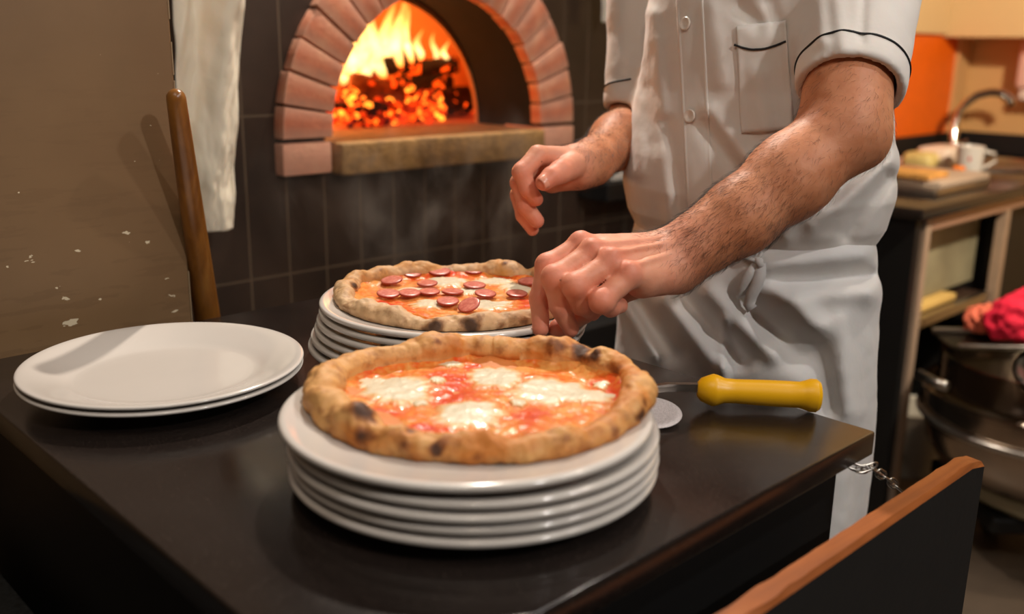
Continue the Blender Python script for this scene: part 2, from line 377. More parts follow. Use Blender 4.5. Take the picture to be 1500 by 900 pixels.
mb.box(.146, .697, 1.158, 1.42, .128, .1905, .006, 3); sill = mb.build('sill', M_SILL, ov, smooth='auto')
mb = MB()
for t0, t1 in ((1.200, 1.4),):
    pts = [(SCX - (RI + .004) * math.cos(a), t0, SZ - .01 + (RI + .012) * math.sin(a)) for a in np.linspace(0, math.pi, 40)]; pts2 = [(SCX + (RI + .038) * math.cos(a), t0, SZ - .01 + (RI + .048) * math.sin(a)) for a in np.linspace(0, math.pi, 40)]
    mb.poly(pts + pts2, (0, t1 - t0, 0))
mb.build('tunnel', M_SOOT, ov, smooth='auto')
mb = MB(); n, k = 40, 14; V = []
for j in range(k + 1):
    el = math.pi / 2 * j / k
    for i in range(n + 1):
        al = math.pi * i / n; V.append((SCX - .62 * math.cos(al) * math.cos(el), 1.40 + .68 * math.sin(al) * math.cos(el), .19 + .46 * math.sin(el)))
b = bmesh.new(); vv = [b.verts.new(v) for v in V]
for j in range(k):
    for i in range(n):
        a = j * (n + 1) + i; b.faces.new((vv[a], vv[a + 1], vv[a + n + 2], vv[a + n + 1]))
bmesh.ops.remove_doubles(b, verts=b.verts, dist=.0005); mb.add(b)
mb.poly([(SCX - .62, 1.395, .19), (SCX - RI, 1.395, .19)] + [(SCX - RI * math.cos(a), 1.395, .19 + RI * math.sin(a)) for a in np.linspace(0, math.pi / 2, 24)][1:] + [(SCX, 1.395, .66), (SCX - .62, 1.395, .66)], (0, .01, 0))
mb.poly([(SCX + .62, 1.395, .19), (SCX + .62, 1.395, .66), (SCX, 1.395, .66)] + [(SCX + RI * math.cos(a), 1.395, .19 + RI * math.sin(a)) for a in np.linspace(math.pi / 2, 0, 24)], (0, .01, 0))
dome = mb.build('dome', M_DOME, ov, smooth='auto')
mb = MB(); mb.box(SCX - .62, SCX + .62, 1.405, 2.1, .15, .189); mb.build('oven_floor', M_OFLOOR, ov)

# firewood, embers, flames
def mat_log(name, a, b, glow):
    k = NT(name); co = k.coord(); n1 = k.noise(co, 40, 5, .7); n2 = k.noise(co, 18, 4, .6, 1.0)
    k.set(Base_Color=k.ramp(n1, [(.3, lin(a)), (.7, lin(b))]), Roughness=.85, Normal=k.bump(n1, .8, .004))
    k.set(Emission_Color=lin((255, 70, 8)), Emission_Strength=k.math('MULTIPLY', k.math('GREATER_THAN', n2, glow), 2.2)); return k.m
M_LOGB = mat_log('charred_log', (14, 10, 9), (48, 30, 20), .60); M_LOGW = mat_log('scorched_wood', (84, 46, 22), (150, 92, 44), .70)
def log(p0, p1, r, mat, label, t0, t1):
    a = Vector(WT(*p0, t0)); c = Vector(WT(*p1, t1)); a.z = max(a.z, .19 + r); c.z = max(c.z, .19 + r); mb = MB(); b = bmesh.new(); n = 14; K = 14; rings = []
    d = (c - a).normalized(); u = d.orthogonal().normalized(); w = d.cross(u); ph = random.random() * 9
    for i in range(K + 1):
        p = a.lerp(c, i / K); rings.append([])
        for j in range(n):
            q = 2 * math.pi * j / n; rr = r * (1 + .16 * math.sin(3 * q + ph) + .1 * random.uniform(-1, 1)) * (1 if 0 < i < K else .8)
            rings[-1].append(b.verts.new(p + (u * math.cos(q) + w * math.sin(q)) * rr))
    for A, B in zip(rings, rings[1:]):
        for j in range(n): b.faces.new((A[j], A[(j + 1) % n], B[(j + 1) % n], B[j]))
    b.faces.new(rings[0][::-1]); b.faces.new(rings[-1]); mb.add(b)
    o = mb.build('firewood_log', mat, base=tuple((a + c) / 2), smooth='auto'); tag(o, label, 'log', 'logs burning in the oven')
log((532, 106), (618, 86), .022, M_LOGB, 'charred log leaning up to the right under the tall flames', 1.66, 1.74)
log((590, 104), (672, 95), .021, M_LOGB, 'black charred log across the top right of the fire', 1.72, 1.62)
log((576, 124), (664, 118), .030, M_LOGB, 'thick black log in the middle right of the fire, under two others', 1.74, 1.64)
log((510, 126), (590, 146), .034, M_LOGW, 'thick brown lit log sloping down to the right above the embers', 1.60, 1.54)
log((528, 160), (566, 168), .022, M_LOGB, 'short black log end lying low among the embers', 1.50, 1.48)
log((640, 168), (688, 158), .035, M_LOGB, 'ash covered dark log at the right end of the embers', 1.56, 1.66)
def mat_ember():
    k = NT('glowing_ember'); t = k.attr('ember_heat'); k.set(Base_Color=lin((30, 14, 10)), Roughness=.9)
    k.set(Emission_Color=k.ramp(t, [(0, lin((40, 4, 0))), (.4, lin((215, 20, 4))), (.85, lin((255, 66, 8))), (1, lin((255, 140, 40)))]), Emission_Strength=k.math('MULTIPLY_ADD', k.math('POWER', t, 3.0), 3.4, .10)); return k.m
mb = MB(); heat = []
for i in range(760):
    x = random.uniform(474, 650); y = random.uniform(150, 190)
    t = random.uniform(1.43, 1.80); s_, _, _ = WT(x, 178, t); pile = .085 * math.exp(-((t - 1.58) / .13) ** 2) * (1 - .25 * math.sin(s_ * 20)); z = .195 + random.random() * pile; r = random.uniform(.005, .013)
    b = bmesh.new(); bmesh.ops.create_icosphere(b, subdivisions=1, radius=r)
    for v in b.verts: v.co = Vector((s_, t, z)) + Vector((v.co.x * random.uniform(.8, 1.3), v.co.y, v.co.z * .8)) * random.uniform(.75, 1.15)
    n0 = len(mb.bm.verts); mb.add(b); heat.append((n0, len(mb.bm.verts), random.random() ** .6))
em = mb.build('embers', mat_ember(), base=(.35, 1.6, .19)); tag(em, 'bed of glowing red embers on the oven floor', 'embers', kind='stuff')
at = em.data.attributes.new('ember_heat', 'FLOAT', 'POINT'); vals = np.zeros(len(em.data.vertices), np.float32)
for a, b, t in heat: vals[a:b] = t
at.data.foreach_set('value', vals)
def mat_flame():
    k = NT('flame'); hgt = k.attr('rise'); lw = k.n('ShaderNodeLayerWeight', i_Blend=.35); co = k.coord(); n1 = k.noise(co, 26, 3, .5, .8)
    col = k.ramp(hgt, [(0, lin((255, 120, 30))), (.25, lin((255, 214, 130))), (.6, lin((255, 190, 90))), (1, lin((255, 110, 16)))])
    e = k.n('ShaderNodeEmission'); k.l(col, e.inputs[0]); k.l(k.math('MULTIPLY_ADD', n1, 7.5, .3), e.inputs[1])
    tr = k.n('ShaderNodeBsdfTransparent'); mx = k.n('ShaderNodeMixShader')
    al = k.math('MULTIPLY', k.math('SUBTRACT', 1.0, lw.outputs['Facing'], clamp=True), k.math('MULTIPLY_ADD', hgt, -.75, .95)); al = k.math('MULTIPLY', k.math('POWER', al, 1.3), .75)
    k.l(al, mx.inputs[0]); k.l(tr.outputs[0], mx.inputs[1]); k.l(e.outputs[0], mx.inputs[2]); k.l(mx.outputs[0], k.out.inputs[0]); return k.m
mb = MB(); rise = []
fl = [(497, 108, 62, 9), (512, 112, 92, 12), (530, 108, 118, 13), (548, 106, 122, 12), (565, 100, 104, 13), (582, 98, 108, 12), (598, 92, 88, 9), (540, 118, 55, 14), (508, 126, 50, 10), (520, 122, 66, 11), (612, 88, 46, 8), (636, 92, 46, 6), (652, 92, 34, 6), (556, 114, 60, 14), (490, 112, 34, 8)]
for (x, y, hp, rp) in fl:
    t = random.uniform(1.60, 1.74); p = WT(x, y, t); sc = (U(0, 0, 1)[1] and 1) ; Zd = (W(*p) - O) @ FW; hgt = hp * Zd / F; r = rp * Zd / F; b = bmesh.new(); n = 12; K = 16; rings = []; ph = random.random() * 6; lean = random.uniform(-.1, .22)
    for i in range(K + 1):
        u = i / K; rr = r * (math.sin(math.pi * min(1, u * .94 + .06)) ** .7) * (1 - .62 * u); cx = p[0] + lean * hgt * u * u + .009 * math.sin(u * 7 + ph); cy = p[1] + .008 * math.cos(u * 6 + ph)
        rings.append([b.verts.new((cx + rr * math.cos(2 * math.pi * j / n) * (1 + .2 * math.sin(3 * j + u * 6)), cy + rr * math.sin(2 * math.pi * j / n), p[2] + hgt * u)) for j in range(n)])
    for A, B in zip(rings, rings[1:]):
        for j in range(n): b.faces.new((A[j], A[(j + 1) % n], B[(j + 1) % n], B[j]))
    n0 = len(mb.bm.verts); mb.add(b); rise += [i / K for i in range(K + 1) for _ in range(n)]
fo = mb.build('flames', mat_flame(), base=(.35, 1.66, .25), smooth=True); tag(fo, 'tall yellow and orange flames rising over the logs in the oven', 'fire', kind='stuff')
at = fo.data.attributes.new('rise', 'FLOAT', 'POINT'); at.data.foreach_set('value', np.array(rise, np.float32))

# ------------------------------------------------------------------ worktop and its cabinet
mb = MB(); mb.box(-.637, 0, 0, .826, -.026, 0, .0025, 3); o = mb.build('worktop', M_GRAN, base=(-.32, .41, -.026), smooth='auto')
tag(o, 'glossy black granite worktop carrying the pizzas and plates', 'worktop')
cb = fthing('base_cabinet', (-.32, .4, -.9), 'black base cabinet under the granite worktop', 'cabinet')
mb = MB(); mb.box(-.615, -.032, .02, .81, -.8, -.026, .003); mb.build('body', M_BLACK, cb)
mb = MB(); mb.box(-.58, -.06, .06, .78, -.9, -.8); mb.build('plinth', M_BLACK, cb)
lc = fthing('low_counter', (-.95, .2, -.9), 'lower dark speckled counter left of the worktop cabinet', 'counter')
mb = MB(); mb.box(-1.3, -.645, .05, .80, -.215, -.20, .002); mb.build('top', simple('dark_speckled_top', (34, 37, 38), .5, var=.5, nscale=160), lc)
mb = MB(); mb.box(-1.28, -.66, .07, .80, -.9, -.215); mb.build('body', M_BLACK, lc)

# ------------------------------------------------------------------ plates
M_PLATE = simple('white_glazed_porcelain', (214, 207, 199), .16, var=.01, coat=.4)
PROF = [(0, .003), (.078, .003), (.082, 0), (.088, 0), (.092, .004), (.125, .0085), (.150, .0140), (.158, .0152), (.1625, .0156), (.1650, .0170), (.1660, .0190), (.1657, .0208), (.1645, .0222), (.1622, .0229), (.159, .0226), (.150, .0200), (.135, .0160), (.118, .0118), (.107, .0098), (.098, .0091), (0, .009)]
def subdiv(pr, k=2):
    pr = np.array(pr)
    for _ in range(k):
        q = [pr[0]]
        for a, b in zip(pr, pr[1:]): q += [a * .75 + b * .25, a * .25 + b * .75]
        q.append(pr[-1]); pr = np.array(q)
    return [tuple(v) for v in pr]
PP = subdiv(PROF, 2); PP[0] = (0, .003); PP[-1] = (0, .009)
_mb = MB(); _mb.lathe(PP, n=144); _pl = None
_pr = [(r, z) for r, z in zip([0, .098, .107, .118, .135, .150, .159, .1622, .1660, .3], [.009, .0091, .0098, .0118, .0160, .0200, .0226, .0229, .0229, .0229])]
PZ = lambda r: np.interp(r, [a for a, _ in _pr], [b for _, b in _pr])
plate0 = None
def plate(cx, cy, z, sc, label, group, rz=0):
    global plate0
    if plate0 is None:
        plate0 = _mb.build('dinner_plate', M_PLATE, base=(0, 0, 0), smooth=True, world=True); o = plate0
    else: o = plate0.copy(); COL.objects.link(o)
    o.location = (cx, cy, TOP + z); o.scale = (sc, sc, sc); o.rotation_euler = (0, 0, rz); tag(o, label, 'plate', group)
FC = (-.036, .804); BC = (-.0686, 1.160); LC = (-.386, 1.028)
ORD = ['bottom', 'second', 'third', 'fourth', 'fifth', 'sixth']
fz = [0, .0103, .0206, .0309, .0445]; offs = [(.004, 0), (.005, .001), (.004, -.001), (.004, .001), (-.002, 0)]
for k in range(5):
    lab = ['bottom white plate of the front stack, resting on the worktop', 'second white plate up in the front stack', 'middle white plate of the front stack', 'fourth white plate up in the front stack, just under the shifted top one', 'top white plate of the front stack, carrying the pizza without sausage'][k]
    plate(FC[0] + offs[k][0], FC[1] + offs[k][1], fz[k], .980, lab, 'white plates of the front stack', k * .7)
bo = [(-.015, -.002), (-.012, .001), (-.007, 0), (-.004, -.001), (-.001, 0), (0, 0)]
for k in range(6):
    lab = ['bottom white plate of the rear stack, resting on the worktop', 'second white plate up in the rear stack', 'third white plate up in the rear stack', 'fourth white plate up in the rear stack', 'fifth white plate up in the rear stack', 'top white plate of the rear stack, under the sausage pizza'][k]
    plate(BC[0] + bo[k][0], BC[1] + bo[k][1], .0103 * k, 1.003, lab, 'white plates of the rear stack', k * .9)
P2 = [(0, .003), (.070, .003), (.074, 0), (.080, 0), (.084, .004), (.110, .0120), (.135, .0185), (.147, .0202), (.1505, .0212), (.1515, .0228), (.1505, .0243), (.148, .0248), (.142, .0240), (.130, .0205), (.112, .0142), (.100, .0090), (.090, .0071), (0, .0068)]
PP = subdiv(P2, 2); PP[0] = (0, .003); PP[-1] = (0, .0068); _mb = MB(); _mb.lathe(PP, n=144); plate0 = None
plate(LC[0], LC[1], 0, 1.0, 'lower empty white plate of the pair at the left', 'empty white plates at the left'); plate(LC[0] + .0005, LC[1] + .001, .0070, 1.0, 'upper empty white plate of the pair at the left, with a pole shadow', 'empty white plates at the left')

# ------------------------------------------------------------------ yellow handled pizza cutter
pc_b = unp(1028, 597, 0); pe = unp(1192, 604, 0); dr = pe - pc_b; Lh = np.linalg.norm(dr); dr /= Lh
cu = wthing('pizza_cutter', pc_b, 'pizza cutter with a yellow plastic handle lying behind the front pizza', 'pizza cutter')
M_YEL = simple('yellow_plastic', (246, 182, 12), .38, var=.03, bump=.05)
h0 = pc_b + np.array([0, 0, .0205]); h1 = pe + np.array([0, 0, .0185]); mb = MB()
prof = [(0, .008), (.004, .0125), (.010, .0150), (.017, .0175), (.022, .0165), (.030, .0135), (.042, .0130), (.075, .0140), (.100, .0142), (.112, .0142), (.118, .0158), (.124, .0178), (.130, .0178), (.134, .0150), (.136, .008)]
s_ = (Lh + .012) / .136; K = len(prof); pts = [tuple(h0 + dr * (a * s_ - .006) + (h1 - h0) * [0, 0, 1] * (a / .136)) for a, _ in prof]
mb.tube(pts, [r for _, r in prof], n=28); hd = mb.build('handle', M_YEL, cu, smooth='auto', world=True)
mb = MB(); side = np.array([-dr[1], dr[0], 0]); b0 = h0 - dr * .002
q = [b0 + side * .0035 + [0, 0, .0065], b0 - dr * .035 + side * .003 + [0, 0, .0055], b0 - dr * .075 + side * .003 + [0, 0, -.002], b0 - dr * .075 + side * .003 + [0, 0, -.009], b0 - dr * .035 + side * .003 + [0, 0, -.003], b0 + side * .0035 + [0, 0, -.002]]
mb.poly([tuple(v) for v in q], tuple(-side * .007)); mb.build('shank', M_STEEL, cu, world=True)
wc = unp(953, 604, .008); mb = MB(); Mx = Matrix.Translation(Vector(wc)) @ Matrix.Rotation(math.radians(9), 4, 'X')
mb.lathe([(0, .0012), (.024, .0012), (.027, .0018), (.030, .0012), (.0325, 0), (.030, -.0012), (0, -.0012)], n=64, M=Mx); mb.build('wheel', simple('hammered_steel', (205, 198, 198), .5, .35, var=.15, nscale=500, bump=.8, bscale=600), cu, smooth='auto', world=True)

# ------------------------------------------------------------------ flap board and chain
zt = -.045; fa = FRM(unp(1415, 655, zt)); fb = FRM(unp(1443, 670, zt)); fc = FRM(unp(1100, 900, zt))
t_hi = fa[1]; t_lo = (fb[1] + fc[1]) / 2; s_end = (fa[0] + fb[0]) / 2
fp = fthing('flap_door', (s_end - .3, (t_hi + t_lo) / 2, -.5), 'low black flap door with a worn bare wood top edge in the foreground', 'door')
mb = MB(); b = bmesh.new(); n = 90; jt = []; L0 = 1.0
for i in range(n + 1):
    s_ = s_end - L0 * (1 - i / n); w0 = pn(np.array([[s_ * 30, 0, 3.1]]))[0] * .0035 + pn(np.array([[s_ * 120, 0, 1.1]]))[0] * .0015; e = .012 * max(0, 1 - (n - i) / 3)
    z1 = zt - e * .6; jt.append([(s_, t_lo + .0005, -.9 + .2), (s_, t_lo, z1 - .006), (s_, t_lo + .004 - w0, z1 - .0005 - .001 * random.random()), (s_, t_hi - .004 + w0 * .8, z1), (s_, t_hi, z1 - .006), (s_, t_hi, -.9 + .2)])
vv = [[b.verts.new(p) for p in r] for r in jt]
for A, B in zip(vv, vv[1:]):
    for j in range(5):
        f = b.faces.new((A[j], A[j + 1], B[j + 1], B[j])); f.material_index = 1 if j in (1, 2, 3) else 0
b.faces.new(vv[0]); b.faces.new(vv[-1][::-1]); bmesh.ops.recalc_face_normals(b, faces=b.faces)
split = [f for f in b.faces if f.material_index == 1]; b2 = b.copy()
bmesh.ops.delete(b, geom=split, context='FACES'); bmesh.ops.delete(b2, geom=[f for f in b2.faces if f.material_index == 0], context='FACES')
mb.add(b); mb.build('board', simple('black_painted_wood', (11, 10, 9), .75, var=.3, nscale=30, bump=.3, bscale=90), fp)
def mat_wood(name, a, b_, c_, rough=.4, sc=(3, 60, 60)):
    k = NT(name); co = k.coord('Object', sc); n1 = k.noise(co, 1.0, 6, .6, .4); n2 = k.noise(k.coord(), 30, 4)
    k.set(Base_Color=k.mix(k.math('MULTIPLY', n2, .5), k.ramp(n1, [(.3, lin(a)), (.55, lin(b_)), (.75, lin(c_))]), lin(a)), Roughness=rough, Normal=k.bump(n1, .2, .001)); return k.m
mb2 = MB(); mb2.add(b2); tag(mb2.build('worn_top_edge', mat_wood('bare_orange_wood', (120, 62, 22), (168, 92, 36), (196, 124, 58), .5), fp, smooth='auto'), 'bare orange brown wood along the top')
ch = wthing('chain', U(1262, 690, .985), 'short steel chain between the worktop corner and the flap door', 'chain')
cp = [U(1250, 684, .975), U(1262, 688, .975), U(1275, 684, .978), U(1289, 694, .985), U(1303, 704, 1.0), U(1316, 716, 1.015)]
lk0 = None
for i in range(9):
    u = i / 8 * (len(cp) - 1); a = int(min(u, len(cp) - 2)); p = cp[a] + (cp[a + 1] - cp[a]) * (u - a); d = Vector(cp[a + 1] - cp[a]).normalized()
    if lk0 is None:
        mb = MB(); mb.tube([(.0062 * math.cos(q) + (.0035 if math.cos(q) > 0 else -.0035), .0042 * math.sin(q), 0) for q in np.linspace(0, 2 * math.pi, 24, endpoint=False)], .0011, n=8, closed=True)
        lk0 = mb.build('link', M_STEEL, None, smooth=True, world=True); o = lk0
    else: o = lk0.copy(); COL.objects.link(o)
    o.parent = ch; o.location = Vector(p) - ch.location; o.rotation_mode = 'QUATERNION'; o.rotation_quaternion = d.to_track_quat('X', 'Z') @ Matrix.Rotation(math.pi / 2 * (i % 2) + .3, 3, 'X').to_quaternion()

# ------------------------------------------------------------------ pole leaning on the partition
P0 = unp(300, 480, -.3); top = U(256, 134, 0); 
def at_t(x, y, t): return W(*WT(x, y, t))
pa = at_t(256, 131, .752); pb = at_t(305, 475, .866); dv = (pb - pa) / np.linalg.norm(pb - pa); pole_b = pa + dv * ((pa[2] - 0.02) / -dv[2])
mb = MB(); Lp = np.linalg.norm(pole_b - pa); pts = []; rs = []
for i in range(26):
    u = i / 25
    if i < 5: d = .0115 * (1 - math.cos(i / 4 * math.pi / 2)); r = .0118 * math.sin(max(.08, i / 4 * math.pi / 2))
    else: d = .0115 + (Lp - .0115) * (i - 4) / 21; r = .0118 + .0078 * min(1, d / .42)
    pts.append(tuple(pa + dv * d)); rs.append(r)
mb.tube(pts, rs, n=24); o = mb.build('wooden_pole', mat_wood('varnished_wood', (96, 56, 22), (150, 98, 40), (184, 132, 62), .28, (30, 30, 4)), base=tuple(pole_b), smooth=True, world=True)
tag(o, 'round varnished wooden pole leaning against the brown partition edge', 'pole')

# ------------------------------------------------------------------ hanging cloth
def hang(name, tl, tr, bl, br, t, label, cat, rgb, seed, amp=.024, K=60, n=30, extra=0):
    q = [WT(*p, t) for p in (tl, tr, bl, br)]; V = []; 
    for j in range(K + 1):
        v = j / K
        for i in range(n + 1):
            u = i / n; p = (q[0] * (1 - u) + q[1] * u) * (1 - v) + (q[2] * (1 - u) + q[3] * u) * v
            x = np.array([[u * 2.2 + v * 1.1, v * 2.2, seed]]); y = np.array([[u * 5 + v * 2.5, v * 7, seed + 5]])
            w = amp * (1.3 * pn(x)[0] + .55 * pn(y)[0] + .25 * pn(y, 2.3)[0] + .30 * v * v * pn(y, 5.0)[0]) + amp * .7 * math.sin(u * 9 + v * 3.0 + seed) * (1 - .5 * v)
            V.append(W(p[0], p[1] + w, p[2]))
    V = np.array(V); Fc = np.array([(j * (n + 1) + i, j * (n + 1) + i + 1, (j + 1) * (n + 1) + i + 1, (j + 1) * (n + 1) + i) for j in range(K) for i in range(n)])
    k = NT(name + '_cotton'); co = k.coord(); k.set(Base_Color=lin(rgb), Roughness=.9, Normal=k.bump(k.noise(co, 50, 4), .25, .004), Subsurface_Weight=.1)
    o = raw(name, V, Fc, k.m, base=V.mean(0) * [1, 1, 0] + [0, 0, V[:, 2].min()]); md = o.modifiers.new('s', 'SOLIDIFY'); md.thickness = .0022
    md = o.modifiers.new('b', 'SUBSURF'); md.levels = 1; md.render_levels = 1; tag(o, label, cat); return o
hang('hanging_cloth', (235, -160), (369, -160), (262, 343), (346, 337), 1.10, 'white cotton cloth hanging by the tiled wall behind the wooden pole', 'cloth', (226, 212, 190), 3.0)
hang('hanging_towel', (876, -80), (905, -80), (880, 33), (890, 34), 1.16, 'end of a small white towel hanging behind the cook, top of frame', 'towel', (225, 215, 200), 8.0, .006, 16, 8)

# ------------------------------------------------------------------ pizzas
def mat_dough(name, pale, gold, brown, char):
    k = NT(name); co = k.coord(); n1 = k.noise(co, 26, 4, .55, .3); n2 = k.noise(co, 70, 4, .6); n3 = k.noise(co, 300, 2); fl = k.attr('flour'); ch = k.attr('char')
    c = k.mix(k.ramp(n1, [(.40, (0, 0, 0)), (.62, (1, 1, 1))]), lin(pale), lin(gold)); c = k.mix(k.math('MULTIPLY', fl, .8), c, lin(pale))
    c = k.mix(k.math('MULTIPLY', k.ramp(n2, [(.52, (0, 0, 0)), (.70, (1, 1, 1))]), .55), c, lin(brown))
    m2 = k.math('ADD', ch, k.math('MULTIPLY', k.math('SUBTRACT', n2, .5), .9)); c = k.mix(k.ramp(m2, [(.25, (0, 0, 0)), (.62, (.8, .8, .8))]), c, lin(brown)); c = k.mix(k.ramp(m2, [(.55, (0, 0, 0)), (.95, (.9, .9, .9))]), c, lin(char))
    c = k.mix(k.ramp(k.attr('wet'), [(.2, (0, 0, 0)), (1, (.8, .8, .8))]), c, lin((214, 120, 50)))
    k.set(Base_Color=c, Roughness=.62, Subsurface_Weight=.12, Subsurface_Radius=(.6, .3, .1), Subsurface_Scale=.01, Normal=k.bump(n3, .35, .0008, k.bump(n2, .35, .002))); return k.m
def mat_sauce():
    k = NT('tomato_sauce_with_oil'); co = k.coord(); n1 = k.noise(co, 40, 5, .6, .5); n2 = k.noise(co, 160, 3, .6); rd = k.attr('red')
    v = k.math('ADD', k.math('ADD', k.math('MULTIPLY_ADD', n1, .80, -.06), k.math('MULTIPLY', n2, .35)), k.math('MULTIPLY', rd, -.26))
    c = k.ramp(v, [(.14, lin((186, 34, 6))), (.24, lin((218, 62, 14))), (.34, lin((224, 88, 28))), (.46, lin((228, 124, 46))), (.58, lin((232, 160, 84)))])
    k.set(Base_Color=c, Roughness=.34, Specular_IOR_Level=.3, Subsurface_Weight=.05, Subsurface_Scale=.004, Coat_Weight=.28, Coat_Roughness=.05, Normal=k.bump(n2, .38, .0012, k.bump(n1, .3, .002))); return k.m
def mat_cheese():
    k = NT('melted_mozzarella'); co = k.coord(); n1 = k.noise(co, 60, 4, .6); n2 = k.noise(co, 200, 3); ed = k.attr('edge')
    m = k.math('ADD', ed, k.math('MULTIPLY', k.math('SUBTRACT', n1, .5), 1.1)); c = k.ramp(m, [(.42, lin((222, 210, 180))), (.62, lin((228, 186, 128))), (.92, lin((228, 132, 66)))])
    k.set(Base_Color=c, Roughness=.42, Specular_IOR_Level=.35, Subsurface_Weight=.2, Subsurface_Radius=(.8, .7, .5), Subsurface_Scale=.008, Coat_Weight=.18, Coat_Roughness=.06, Normal=k.bump(n2, .35, .001, k.bump(n1, .3, .002))); return k.m
M_SAUCE = mat_sauce(); M_CHEESE = mat_cheese()
def grid_faces(nr, nt, closed=True):
    r, t = np.meshgrid(np.arange(nr - 1), np.arange(nt), indexing='ij'); t2 = (t + 1) % nt
    return np.stack([r * nt + t, (r + 1) * nt + t, (r + 1) * nt + t2, r * nt + t2], -1).reshape(-1, 4)
def pizza(ctr, rx, ry, rot, plate_c, plate_z, sc, label, mat, seed, rc0, chars, reds, cheeses, slices, bubbles, flourf, hf=.95):
    root = wthing('pizza', (ctr[0], ctr[1], TOP + plate_z + .01), label, 'pizza'); nt = 480; th = np.linspace(0, 2 * math.pi, nt, endpoint=False); cs, sn = np.cos(th), np.sin(th)
    circ = np.stack([cs, sn, 0 * cs], 1); Ro = 1 / np.sqrt((np.cos(th - rot) / rx) ** 2 + (np.sin(th - rot) / ry) ** 2); Ro = Ro * (1 + .022 * fbm(circ, 1.6, 3, seed))
    rc = rc0 * (1 + .42 * fbm(circ, 2.4, 2, seed + 9) + .16 * pn(circ, 7, seed)); hgt = rc * (hf + .40 * pn(circ, 4.3, seed + 4)); IN = .0110
    def base_z(x, y): return TOP + plate_z + PZ(np.hypot(x - plate_c[0], y - plate_c[1]) / sc) * sc + .0006
    def inz(x, y): r_ = np.hypot(x - plate_c[0], y - plate_c[1]); return np.maximum(base_z(x, y) + .003, TOP + plate_z + .009 + IN + .0015 * np.sin(x * 60) * np.cos(y * 50) )
    rows = []; kinds = []
    for u in np.linspace(0, 1, 60) ** .8: rows.append(('in', u))
    for f in np.radians(np.linspace(172, -75, 46)): rows.append(('arc', f))
    for u in np.linspace(1, 0, 8)[1:]: rows.append(('bot', u))
    V = []; cr = []
    for k, u in rows:
        if k == 'in': rho = u * (Ro - 1.95 * rc); x = ctr[0] + rho * cs; y = ctr[1] + rho * sn; z = inz(x, y); w = 0 * rho + sstep(u, .93, 1) * .3
        elif k == 'arc':
            rho = Ro - rc + rc * math.cos(u); x = ctr[0] + rho * cs; y = ctr[1] + rho * sn; zb = base_z(ctr[0] + (Ro - rc) * cs, ctr[1] + (Ro - rc) * sn); z = zb + hgt * .70 + hgt * (math.sin(u)); w = 0 * rho + 1
            z = np.maximum(z, base_z(x, y))
        else: rho = u * (Ro - rc * .75); x = ctr[0] + rho * cs; y = ctr[1] + rho * sn; z = base_z(x, y) ; w = 0 * rho
        V.append(np.stack([x, y, z], 1)); cr.append(w)
    V = np.array(V); cr = np.array(cr); nr = len(rows)
    # displacement along approximate normals on the crust
    dth = np.roll(V, -1, 1) - np.roll(V, 1, 1); dr_ = np.gradient(V, axis=0); N = np.cross(dr_, dth); N /= np.linalg.norm(N, axis=-1, keepdims=True) + 1e-12
    mid = V[60 + 20]; sgn = np.sign(N[60 + 20, :, 2].mean()); N *= sgn
    P = V.reshape(-1, 3); d = (fbm(P, 34, 3, seed) * .0058 + fbm(P, 110, 2, seed + 3) * .0014).reshape(nr, nt)
    d = d * cr + (1 - cr) * 0
    for (px, py, r, a) in bubbles:
        q = V[:106].reshape(-1, 3); X, Y = proj(q); dd = np.hypot(X - px, Y - py) + ((q - O) @ FW) * 30; c = q[dd.argmin()]; d = d + a * np.exp(-(np.linalg.norm(V - c, axis=-1) / r) ** 2.4)
    botm = np.array([k == 'bot' for k, _ in rows]); d[botm] = 0; Vd = V + N * d[..., None]
    bz = base_z(Vd[..., 0], Vd[..., 1]); Vd[..., 2] = np.maximum(Vd[..., 2], bz + np.where(botm[:, None], 0, .0002))
    o = raw('crust', Vd.reshape(-1, 3), grid_faces(nr, nt), mat, root)
    def attr(o, name, v): a = o.data.attributes.new(name, 'FLOAT', 'POINT'); a.data.foreach_set('value', v.astype(np.float32).ravel())
    Q = Vd.reshape(-1, 3); X, Y = proj(Q); Zd = (Q - O) @ FW; char = np.zeros(len(Q)); wn = fbm(Q, 75, 2, seed + 12)
    for (px, py, r, a) in chars:
        dd = np.hypot(X - px, Y - py) + (Zd - Zd.min()) * 45; c = Q[dd.argmin()]; rr_ = np.linalg.norm(Q - c, axis=1) * (1 + .8 * wn) ; char = np.maximum(char, a * np.exp(-(rr_ / r) ** 1.8))
    attr(o, 'char', char); attr(o, 'flour', sstep(flourf(np.broadcast_to(th, (nr, nt))) + .3 * fbm(Q, 14, 2, seed).reshape(nr, nt) + 0 * cr, .3, .9)); attr(o, 'wet', ((1 - cr) * 1.0))
    # sauce
    zt = plate_z + .0215
    nr2 = 110; V = []
    for u in np.linspace(0, 1, nr2): rho = u * (Ro - 1.72 * rc + .002 * pn(circ, 9, seed)); V.append(np.stack([ctr[0] + rho * cs, ctr[1] + rho * sn, 0 * cs + u], 1))
    V = np.array(V); u = V[..., 2].copy(); V[..., 2] = inz(V[..., 0], V[..., 1]) + .0012
    def lump(P2): q = np.concatenate([P2[..., :2], np.zeros(P2.shape[:-1] + (1,))], -1); return fbm(q, 75, 3, seed + 1) * .0017 + fbm(q, 22, 2, seed + 6) * .0016
    V[..., 2] += lump(V) + .0060 * sstep(u, .88, 1.0) - .0035 * sstep(u, .975, 1); Q = V.reshape(-1, 3); red = np.zeros(len(Q))
